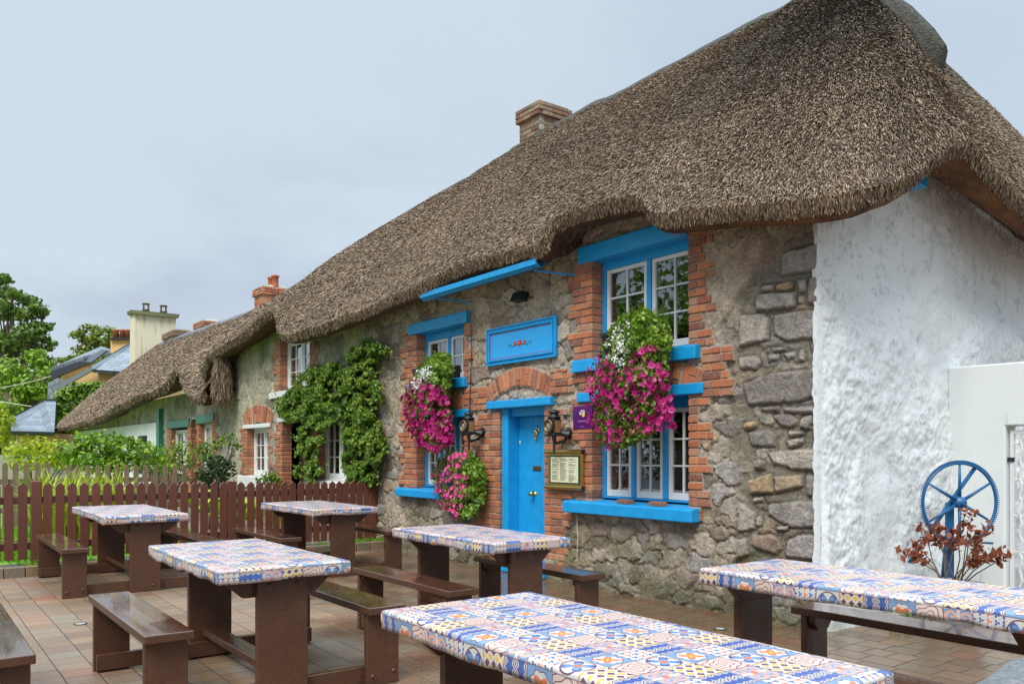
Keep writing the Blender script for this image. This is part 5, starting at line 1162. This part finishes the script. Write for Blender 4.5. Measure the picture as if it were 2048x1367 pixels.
# petunia: five lobed trumpet
def petunia(m_, r_):
    b = MB(); n_ = 20; b.v.append((0, 0, -.6 * r_))
    for (q, z) in ((.18, -.25), (.55, -.02), (1, .06)):
        for k in range(n_):
            a = 2 * math.pi * k / n_; w_ = 1 + (.13 * math.cos(5 * a) if q > .3 else 0); b.v.append((q * r_ * w_ * math.cos(a), q * r_ * w_ * math.sin(a), (z + (.07 * math.cos(5 * a) if q == 1 else 0)) * r_))
    for k in range(n_):
        k2 = (k + 1) % n_; b.face((0, 1 + k, 1 + k2), 1)
        for l in (0, 1): b.face((1 + l * n_ + k, 1 + l * n_ + k2, 1 + (l + 1) * n_ + k2, 1 + (l + 1) * n_ + k), 0)
    me_o = mk('petunia', b, [m_, M_throat], None, smooth=True); return me_o
def basket(label, base, polys, yp, bulge, nleaf, lsize, fpoly, nfl, fr_, fm, wpoly=None, seed=1, strands=0, pot=None):
    o = empty('flower_basket', base); tag(o, label, 'hanging basket', 'petunia baskets on the cottage front'); B0 = Vector(base); rg = np.random.default_rng(seed)
    def samp(poly, n_, lo, hi):
        xs = [p[0] for p in poly]; ys = [p[1] for p in poly]; out = []; rows_ = {}
        while len(out) < n_:
            a = rg.uniform(min(xs) - 4, max(xs) + 4, 4000); c = rg.uniform(min(ys) - 4, max(ys) + 4, 4000); k = inpoly(a, c, poly); a = a[k]; c = c[k]
            for p, q in zip(a, c):
                # how deep inside the outline: thickness profile
                if int(q) not in rows_:
                    lx = np.linspace(min(xs), max(xs), 60); m_ = inpoly(lx, np.full(60, int(q) + .5), poly); rows_[int(q)] = (lx[m_].min(), lx[m_].max()) if m_.any() else None
                if not rows_[int(q)]: continue
                lo_, hi_ = rows_[int(q)]; hw = (hi_ - lo_) / 2 + 3; cx_ = (hi_ + lo_) / 2; t = max(0, 1 - ((p - cx_) / hw) ** 2) ** .5
                lump = float(fbm(np.array([p / 13.]), np.array([q / 13.]), seed + 60, 3)[0]); 
                if lump < .36 and rg.random() < .6: continue
                t = t * (.72 + .75 * (lump - .3)); p = p + rg.normal(0, 2.2); q = q + rg.normal(0, 2.2)
                yy = yp - bulge * t * rg.uniform(lo, hi); x_, z_ = wp(p, q, yy); out.append(((x_, yy, z_), (((p - cx_) / hw), -t, .25)))
                if len(out) >= n_: break
        return out
    s_ = samp(polys, nleaf, .15, 1.02); leaves('foliage', np.array([a for a, c in s_]) - np.array(B0), np.array([c for a, c in s_]), lsize, L_basket, o, .62, .7, seed, .5)
    if wpoly:
        w_ = samp(wpoly, 300, .8, 1.12); q = leaves('white_blossom', np.array([a for a, c in w_]) - np.array(B0), np.array([c for a, c in w_]), lsize * .5, L_petal, o, 1.0, .8, seed + 3, .3); q['kind'] = 'stuff'
    pr_ = petunia(fm, fr_); fs = samp(fpoly, nfl, .96, 1.16)
    for i, (p, nn) in enumerate(fs):
        f = pr_ if i == 0 else pr_.copy()
        if i: COL.objects.link(f)
        f.parent = o; f.location = Vector(p) - B0; d_ = Vector((nn[0] * .8 + .25 + rg.normal(0, .35), nn[1] - .5 + rg.normal(0, .25), rg.normal(.05, .35))); f.rotation_euler = d_.to_track_quat('Z', 'Y').to_euler(); s__ = rg.uniform(.75, 1.15); f.scale = (s__, s__, s__)
    m2 = samp(fpoly, 950 if fm is M_magenta else 260, .75, 1.1); q = leaves('small_blossoms', np.array([a for a, c in m2]) - np.array(B0), np.array([c for a, c in m2]), fr_ * 1.25, fm, o, .95, .7, seed + 5, .3); q['kind'] = 'stuff'
    # thin arching spikes at the top of the planting
    V = []; Fd = []; ys_ = min(p[1] for p in polys); xs_ = [p[0] for p in polys if p[1] < ys_ + 30]
    for k in range(70 if wpoly else 0):
        a = rg.uniform(min(xs_), max(xs_) + 10); x_, z_ = wp(a, ys_ + 28, yp - bulge * .45); c_ = Vector((x_, yp - bulge * .45, z_)) - B0; an = rg.uniform(0, 6.28); d_ = Vector((math.cos(an), math.sin(an) * .6 - .3, 0)); ln_ = rg.uniform(.14, .32); s2 = d_.cross(Vector((0, 0, 1))) * .005; i0 = len(V)
        for j in range(6): t = j / 5; p = c_ + d_ * ln_ * .8 * t * t + Vector((0, 0, ln_ * (t - .5 * t ** 2.5))); V += [tuple(p - s2 * (1.1 - t)), tuple(p + s2 * (1.1 - t))]
        for j in range(5): Fd.append((i0 + 2 * j, i0 + 2 * j + 1, i0 + 2 * j + 3, i0 + 2 * j + 2))
    if V: mknp('grass_spikes', np.array(V), np.array(Fd), L_basket, o)
    if pot: pot(o, B0)
    return o
def trough(x0, x1, y0, y1, z0, z1, m_): return lambda o, B0: mk('trough', loc_mb(MB().prism([(y0 + .03, z0), (y1, z0), (y1, z1), (y0, z1)], x0, x1, 'x').box(x0 - .01, x1 + .01, y0 - .012, y0 + .004, z1 - .02, z1 + .01), B0), m_, o)
basket('huge basket of magenta petunias spilling over the big right hand windows', (-2.0, -.2, 2.35),
       [(1205, 690), (1222, 655), (1250, 628), (1290, 618), (1330, 640), (1343, 672), (1338, 720), (1332, 770), (1330, 830), (1300, 870), (1265, 888), (1225, 898), (1195, 880), (1190, 800), (1196, 740)], -.16, .36, 9000, .046,
       [(1170, 745), (1205, 700), (1240, 735), (1285, 690), (1330, 700), (1338, 760), (1348, 850), (1330, 862), (1285, 862), (1258, 890), (1215, 900), (1188, 870), (1172, 820)], 99, .031, M_magenta,
       [(1212, 680), (1235, 650), (1262, 645), (1270, 690), (1262, 735), (1232, 745), (1212, 715)], 31, pot=trough(-2.2, -1.75, -.30, -.06, 2.38, 2.56, M_black))
basket('basket of magenta petunias hanging under the left hand upper window', (-5.75, -.2, 2.35),
       [(828, 752), (846, 726), (872, 706), (896, 706), (904, 740), (898, 790), (902, 850), (890, 895), (860, 902), (836, 880), (818, 840), (812, 790)], -.16, .32, 5600, .058,
       [(808, 782), (830, 758), (862, 765), (895, 775), (903, 830), (905, 885), (878, 903), (850, 902), (822, 878), (808, 830)], 96, .038, M_magenta,
       [(822, 762), (842, 734), (868, 728), (866, 756), (840, 776), (824, 782)], 32, pot=trough(-5.95, -5.1, -.28, -.06, 2.37, 2.52, M_black))
basket('smaller basket of bright pink petunias between left window and blue door', (-5.1, -.2, 1.1),
       [(868, 945), (880, 920), (905, 904), (940, 905), (962, 920), (970, 950), (968, 1000), (950, 1030), (925, 1040), (895, 1020), (872, 985)], -.08, .32, 4800, .046,
       [(864, 950), (884, 918), (910, 902), (935, 905), (940, 940), (950, 975), (930, 1000), (918, 1042), (896, 1030), (872, 1000), (864, 975)], 84, .030, M_pink, None, 33, pot=trough(-5.2, -4.85, -.25, -.06, .95, 1.15, M_blued))
# grass-like spikes in the right hand basket are part of its foliage
# ------------------------------------------------------------------ garden plants
def plant(name, label, cat, px, pyb, depth, blobs, dens, size, m_, stems=0, group=None, asp=.6, jit=.8, seed=1, shell=.4):
    base = dp(px, pyb, depth); base.z = 0; o = empty(name, base); tag(o, label, cat, group)
    bl = []
    for (a, c, rw, rh) in blobs:
        p = dp(a, c, depth) - base; k = depth / F_; bl.append((tuple(p), (rw * k, max(rw, rh) * k * .9, rh * k)))
    P_, N_ = blobpts(bl, dens, seed, shell); P_[:, 2] = np.maximum(P_[:, 2], .02); leaves('foliage', P_, N_, size, m_, o, asp, jit, seed)
    if stems:
        rs_ = random.Random(seed); b = MB()
        for k in range(stems):
            c, r = bl[rs_.randrange(len(bl))]; t = Vector(c) + Vector((rs_.uniform(-1, 1) * r[0], rs_.uniform(-1, 1) * r[1], rs_.uniform(-.3, .8) * r[2])); s = Vector((rs_.uniform(-.2, .2), rs_.uniform(-.2, .2), 0)); m1 = s.lerp(t, .5) + Vector((rs_.uniform(-.1, .1), rs_.uniform(-.1, .1), .1))
            b.tube([s, m1, t], [.022, .014, .004], 5)
        mk('stems', b, M_bark, o)
    return o
plant('shrub', 'bright leafy shrub in the middle of the garden left of the low cottage', 'shrub', 215, 985, 17, [(140, 905, 32, 24), (170, 885, 28, 26), (205, 888, 34, 28), (245, 893, 38, 26), (285, 905, 30, 26), (190, 925, 54, 22), (255, 925, 50, 20), (310, 925, 30, 24)], 2600, .115, L_bush, 14, seed=2)
plant('shrub', 'yellowish rose shrub with thin growth at the left edge behind the old fence', 'shrub', 60, 985, 18, [(30, 900, 30, 20), (70, 892, 34, 22), (110, 898, 30, 24), (60, 922, 48, 20), (120, 920, 36, 20)], 2000, .10, L_lime, 12, seed=3)
plant('shrub', 'dark rounded evergreen shrub against the corner of the two cottages', 'shrub', 430, 985, 14.5, [(420, 945, 34, 26), (450, 940, 26, 24), (435, 925, 26, 16), (405, 960, 26, 18)], 2600, .08, L_dark, 6, seed=4)
plant('rose_bush', 'tall loose rose bush reaching over the dark evergreen shrub', 'rose bush', 425, 985, 14.8, [(430, 890, 26, 18), (455, 878, 22, 16), (405, 900, 24, 20), (472, 893, 14, 14), (420, 915, 26, 14)], 1500, .08, L_ivy, 12, seed=5, shell=.2)
plant('rose_bush', 'straggly rose bush with bare stems in front of the green door heads', 'rose bush', 325, 985, 16.4, [(300, 905, 28, 22), (335, 905, 28, 26), (362, 890, 20, 22), (310, 935, 38, 24), (355, 930, 32, 28), (285, 892, 18, 18), (385, 915, 18, 26)], 1300, .085, L_bush, 20, seed=6, shell=.2)
plant('box_shrub', 'small round green shrub under the left window of the ivy clad cottage', 'shrub', 542, 990, 15.2, [(542, 952, 21, 14), (535, 962, 24, 14), (555, 965, 16, 12)], 3200, .07, L_ivy, 0, seed=7)
plant('golden_conifer', 'golden green conifer at the left edge in front of the slate roof', 'conifer', 8, 905, 34, [(4, 860, 18, 30), (10, 840, 12, 22), (2, 880, 26, 16), (3, 822, 7, 14)], 500, .22, L_lime, 0, seed=8)
plant('leafy_plants', 'row of broad yellow green leaves growing just behind the picket fence', 'plants', 560, 1100, 13.3, [(430, 1010, 26, 30), (470, 1015, 24, 30), (510, 1020, 24, 26), (550, 1025, 22, 22), (400, 1000, 18, 24), (600, 1045, 24, 14)], 900, .17, L_lime, 0, seed=9)
# daylilies
rd = np.random.default_rng(3); V = []; Fd = []
DL = empty('daylily_clump', dp(150, 985, 12.8)); DL.location.z = 0; tag(DL, 'wide clump of arching yellow green daylily leaves behind the picket fence', 'daylilies')
for k in range(900):
    c_ = dp(rd.uniform(62, 245), 1000, rd.uniform(12.0, 13.6)); c_.z = .05; a = rd.uniform(0, 6.28); ln_ = rd.uniform(.85, 1.5); ar = rd.uniform(.45, 1.25); w_ = rd.uniform(.012, .022); d_ = Vector((math.cos(a), math.sin(a), 0)); s_ = d_.cross(Vector((0, 0, 1))); i0 = len(V)
    for j in range(7):
        t = j / 6; p = c_ - DL.location + d_ * (ar * t * t * .55) + Vector((0, 0, ln_ * (t - .42 * ar * t ** 2.4))); ww = w_ * (1 - t ** 3) + .001; V += [tuple(p - s_ * ww), tuple(p + s_ * ww)]
    for j in range(6): Fd.append((i0 + 2 * j, i0 + 2 * j + 1, i0 + 2 * j + 3, i0 + 2 * j + 2))
mknp('leaf_blades', np.array(V), np.array(Fd), L_lime, DL)
# grass blades on the lawn
rg = np.random.default_rng(9); k = 60000; gx_ = rg.uniform(-12.9, -8.1, k); gy_ = rg.uniform(-8, -1.9, k); P_ = np.stack([gx_, gy_, np.full(k, .05)], 1); D = rg.normal(0, .35, (k, 3)); D[:, 2] = 1
L_grass = leafm('grass blade', [(0, (.08, .22, .008)), (.5, (.17, .42, .012)), (1, (.32, .55, .03))])
o = straws('grass', None, P_, D, .07, .012, L_grass, 10); tag(o, kind='stuff')
rg = np.random.default_rng(19); k = 5000; P_ = np.stack([KX - .15 - np.abs(rg.normal(0, .25, k)), rg.uniform(-7, 0, k), np.full(k, .075)], 1); kk = fbm(P_[:, 0] * 2, P_[:, 1] * 2, 5, 3) > .5; D = rg.normal(0, .5, (k, 3)); D[:, 2] = 1
o = straws('verge_weeds', None, P_[kk], D[kk], .07, .010, L_grass, 12); tag(o, kind='stuff')
# lawn edging seen through the pickets
tag(mk('path_edging', MB().box(-10.4, -10.3, -9, -3.0, .04, .12), M_old), 'low dark edging board across the lawn behind the picket fence', 'edging')

# ------------------------------------------------------------------ trees
def tree(label, px, pyb, depth, blobs, dens, size, m_, seed, group='trees behind the cottages', name='tree'):
    base = dp(px, pyb, depth); base.z = 0; o = empty(name, base); tag(o, label, 'tree', group); rs_ = random.Random(seed); bl = []; k = depth / F_
    for (a, c, r) in blobs:
        for q in range(5):
            an = rs_.uniform(0, 6.28); rr_ = r * rs_.uniform(.25, .8); p = dp(a + math.cos(an) * rr_, c + math.sin(an) * rr_ * .75, depth + rs_.uniform(-1, 1) * r * k * 1.2) - base; s = r * k * rs_.uniform(.32, .55); bl.append((tuple(p), (s * 1.15, s * 1.15, s * .65)))
    P_, N_ = blobpts(bl, dens, seed, .35); leaves('crown', P_, N_ + np.array((0, 0, .4)), size, m_, o, .65, .7, seed)
    b = MB(); top = max(z for (x, y, z), r in bl); b.tube([(0, 0, 0), (.1, 0, top * .35), (.25, .1, top * .7), (.1, .1, top * .92)], [top * .035, top * .028, top * .015, top * .004], 9)
    for c, r in bl[::3]:
        c = Vector(c); s = Vector((.12, 0, max(.2, c.z * .55))); b.tube([s, s.lerp(c, .5) + Vector((0, 0, -.03 * top)), c], [top * .012, top * .007, top * .002], 5)
    mk('trunk', b, M_bark, o); return o
tree('tall dark green spreading tree at the left edge, its branches open to the sky', 20, 880, 62, [(15, 600, 42), (60, 610, 30), (5, 560, 22), (30, 650, 48), (80, 655, 30), (55, 700, 48), (5, 700, 44), (95, 690, 16), (78, 625, 16), (20, 675, 44), (-25, 640, 40)], 260, .36, L_tree, 41)
tree('lower bright green tree below the tall dark one at the left edge', 50, 885, 54, [(20, 745, 50), (70, 745, 42), (110, 745, 26), (30, 800, 50), (85, 790, 34), (5, 840, 40), (60, 720, 30), (95, 770, 34), (40, 770, 44)], 300, .30, L_bush, 42)
tree('yellow green round tree rising behind the slate roofed yellow house', 185, 880, 88, [(180, 665, 24), (205, 665, 24), (160, 672, 20), (225, 675, 22), (190, 700, 34), (230, 705, 22), (195, 680, 26)], 150, .42, L_tree2, 43)
tree('yellow green lower tree between the tall tree and the yellow house', 130, 885, 70, [(130, 715, 24), (110, 735, 22), (160, 720, 24), (150, 750, 34), (100, 770, 34), (190, 725, 26)], 190, .36, L_tree2, 44)
tree('tree across the street, seen only as a reflection in the upper panes', 0, 0, 1, [], 1, 1, L_tree, 45) if False else None
RT = empty('tree', (-15, -15, 0)); tag(RT, 'street tree opposite the cottages, seen only mirrored in the window panes', 'tree')
P_, N_ = blobpts([((random.uniform(-3, 3), random.uniform(-3, 3), random.uniform(3.5, 8)), random.uniform(.8, 1.5)) for k in range(15)], 160, 46, .3); leaves('crown', P_, N_, .3, L_tree, RT, seed=46); mk('trunk', MB().tube([(0, 0, 0), (.1, 0, 3), (.3, .2, 6)], [.3, .22, .08], 9), M_bark, RT)
P_, N_ = blobpts([((x, -27 + random.uniform(-1, 1), 1.6), (2.2, 1.5, 2.4)) for x in np.arange(-60, 40, 2.6)], 260, 48, .5); tag(leaves('added_hedge', P_, N_, .22, L_dark, None, seed=48), kind='stuff')  # unseen hedge, added to darken the window reflections and cut green bounce
# hedge mass far behind
P_, N_ = blobpts([(tuple(dp(a, 850 + 18 * math.sin(a), 95)), (6, 6, 5.5)) for a in range(-80, 330, 22)], 60, 47, .5); tag(leaves('woodland', P_, N_, .55, L_tree2, None, seed=47), kind='stuff')

# ------------------------------------------------------------------ yellow house and tall chimney
YH = empty('yellow_house', dp(160, 905, 36)); YH.location.z = 0; tag(YH, 'ochre yellow house with wet blue grey slate roofs behind the far thatch', 'house')
def poly3(name, pts, m_, root, thick=None, uv=False):
    b = MB(); P_ = [dp(*p) - root.location for p in pts]; n_ = len(P_); nn = (P_[1] - P_[0]).cross(P_[2] - P_[0]).normalized() * (thick or .12)
    if nn.dot(dp(pts[0][0], pts[0][1], 1) - dp(pts[0][0], pts[0][1], 2)) > 0: nn = -nn
    b.v = [tuple(p) for p in P_] + [tuple(p + nn) for p in P_]; b.face(tuple(range(n_))); b.face(tuple(reversed(range(n_, 2 * n_))))
    for i in range(n_): j = (i + 1) % n_; b.face((j, i, n_ + i, n_ + j))
    o = mk(name, b, m_, root)
    if uv:
        l = o.data.uv_layers.new(name='UVMap'); ux = (P_[1] - P_[0]).normalized(); nz = nn.normalized(); vy = nz.cross(ux)
        for lp in o.data.loops: p = Vector(b.v[lp.vertex_index]); l.data[lp.index].uv = (p.dot(ux), p.dot(vy))
    return o
# front lean-to (x from 28 to 108 px)
poly3('wall', [(32, 864, 33), (106, 866, 33), (106, 905, 33), (32, 905, 33)], M_ochre, YH, 3.5)
poly3('slate_roof', [(22, 862, 32.6), (108, 864, 32.6), (112, 800, 36.5), (88, 800, 36.5), (24, 834, 36.5)], M_slate, YH, .15, True)
poly3('verge_board', [(20, 834, 36.4), (90, 798, 36.4), (112, 798, 36.4), (112, 802, 36.4), (90, 803, 36.4), (22, 838, 36.4)], M_black, YH, .1); poly3('gutter', [(20, 861, 32.5), (108, 863, 32.5), (108, 867, 32.5), (20, 865, 32.5)], M_black, YH, .1)
arc = [(75 + 10 * math.cos(a), 884 - 10 * math.sin(a), 32.9) for a in np.linspace(math.pi, 0, 10)]; q = poly3('arched_window', [(65, 900, 32.95)] + arc + [(85, 900, 32.95)], M_brick, YH, .05)
poly3('window_light', [(69, 900, 32.88)] + [(75 + 6 * math.cos(a), 886 - 7 * math.sin(a), 32.88) for a in np.linspace(math.pi, 0, 8)] + [(81, 900, 32.88)], M_dark, YH, .03)
# main block
poly3('wall', [(110, 781, 38), (186, 738, 38), (262, 744, 38), (262, 905, 38), (104, 905, 38)], M_ochre, YH, 6)
poly3('slate_roof', [(184, 738, 37.6), (300, 747, 37.6), (300, 676, 41), (268, 681, 41)], M_slate, YH, .15, True)
poly3('verge_board', [(112, 781, 37.5), (108, 774, 37.5), (182, 732, 37.5), (268, 679, 40.8), (268, 684, 40.8), (188, 738, 37.5)], plain('lead verge', (.17, .2, .22), .35), YH, .15)
poly3('gutter', [(184, 738, 37.4), (256, 743, 37.4), (256, 746, 37.4), (184, 741, 37.4)], M_black, YH, .1)
poly3('upper_wall', [(122, 752, 42), (180, 727, 42), (200, 727, 42), (200, 800, 42), (120, 800, 42)], M_ochre, YH, 5)
poly3('dark_eave', [(100, 748, 41.5), (104, 741, 41.5), (160, 722, 41.5), (205, 698, 43), (214, 700, 43), (182, 724, 41.5), (132, 745, 41.5), (104, 756, 41.5)], plain('tarred board', (.03, .035, .05), .4), YH, .2)
poly3('slate_roof', [(104, 741, 41.7), (172, 717, 41.7), (228, 705, 45), (205, 697, 45)], M_slate, YH, .15, True)
poly3('side_wall', [(96, 765, 40), (116, 755, 40), (118, 800, 40), (94, 812, 40)], M_slate, YH, 1.2, True)
poly3('drainpipe', [(116, 752, 41), (118, 752, 41), (120, 795, 41), (118, 795, 41)], M_black, YH, .08)
ch = poly3('chimney', [(221, 678, 43), (266, 678, 43), (266, 712, 43), (221, 705, 43)], M_ochre, YH, 1.0); poly3('chimney_cap', [(218, 674, 42.8), (268, 674, 42.8), (268, 679, 42.8), (218, 679, 42.8)], M_black, YH, 1.3)
for a in (232, 245, 257, 267): p = dp(a, 674, 43.3) - YH.location; mk('chimney_pot', MB().lathe([(.15, 0), (.14, .3), (.17, .33), (.16, .4)], tuple(p), 12), M_terra, YH, smooth=True)
# ivy on the yellow house
base = dp(160, 905, 36); base.z = 0; IV2 = empty('wall_ivy', base); tag(IV2, 'dark green creeper covering the side of the yellow house', 'climbing plant')
poly = [(100, 850), (102, 815), (118, 785), (142, 770), (165, 768), (200, 768), (215, 775), (210, 800), (180, 835), (140, 870), (104, 870)]
rg = np.random.default_rng(14); qx = rg.uniform(98, 218, 9000); qy = rg.uniform(765, 872, 9000); k = inpoly(qx + rg.normal(0, 2, 9000), qy + rg.normal(0, 2, 9000), poly); PP = np.array([tuple(dp(a, c, 37.6 - rg.random() * .9) - base) for a, c in zip(qx[k], qy[k])]); cn = dp(0, 0, 1) - dp(0, 0, 2)
leaves('foliage', PP, np.tile((.8, -.6, .4), (len(PP), 1)), .26, L_ivy, IV2, .8, .5, 15, .5); mk('stem', MB().tube([(0, 0, 0), (.2, .2, 1), (-.3, .5, 2.6)], [.08, .06, .03], 6), M_bark, IV2)
TC = empty('tall_chimney', dp(312, 905, 34)); TC.location.z = 0; tag(TC, 'tall stained cream rendered chimney stack rising behind the far thatch', 'chimney')
poly3('stack', [(269, 622, 34), (352, 631, 34.9), (352, 760, 34.9), (269, 760, 34)], M_cream, TC, 1.1)
poly3('cap_slab', [(263, 619, 33.8), (359, 628, 34.8), (358, 635, 34.8), (265, 626, 33.8)], M_capstone, TC, 1.4)
for a, c in ((292, 621), (327, 625)):
    p = dp(a, c, 34.7) - TC.location; hx = []
    b = MB().lathe([(.15, 0), (.15, .05)], tuple(p), 12).lathe([(.16, .26), (.17, .29), (.12, .31)], tuple(p), 12)
    for s in range(4): w_ = s * 1.57 + .6; b.tube([p + Vector((.13 * math.cos(w_), .13 * math.sin(w_), .04)), p + Vector((.13 * math.cos(w_), .13 * math.sin(w_), .27))], .035, 6)
    mk('cowl', b, M_terra if False else M_bronze, TC)
# wires at the far left
for (a, c, e_, lb_) in (((-60, 783, 45), (40, 773, 43), (104, 751, 41.5), 'overhead wire running to the eave of the yellow house'), ((-60, 795, 44), (30, 806, 42), (96, 818, 40), 'lower overhead wire sagging in front of the left trees')):
    P0, P1, P2 = dp(*a), dp(*c), dp(*e_); pts = [P0 * (1 - t) ** 2 + P1 * 2 * t * (1 - t) + P2 * t * t for t in np.linspace(0, 1, 14)]; tag(mk('overhead_wire', MB().tube(pts, .022, 5), M_cable), lb_, 'cable')
# low wall at the far left behind the lawn
tag(mk('garden_boundary_wall', MB().box(-26.2, -26, -22, -2, 0, 1.35), M_mortar), 'low grey garden wall at the far left behind the rose shrub', 'wall')
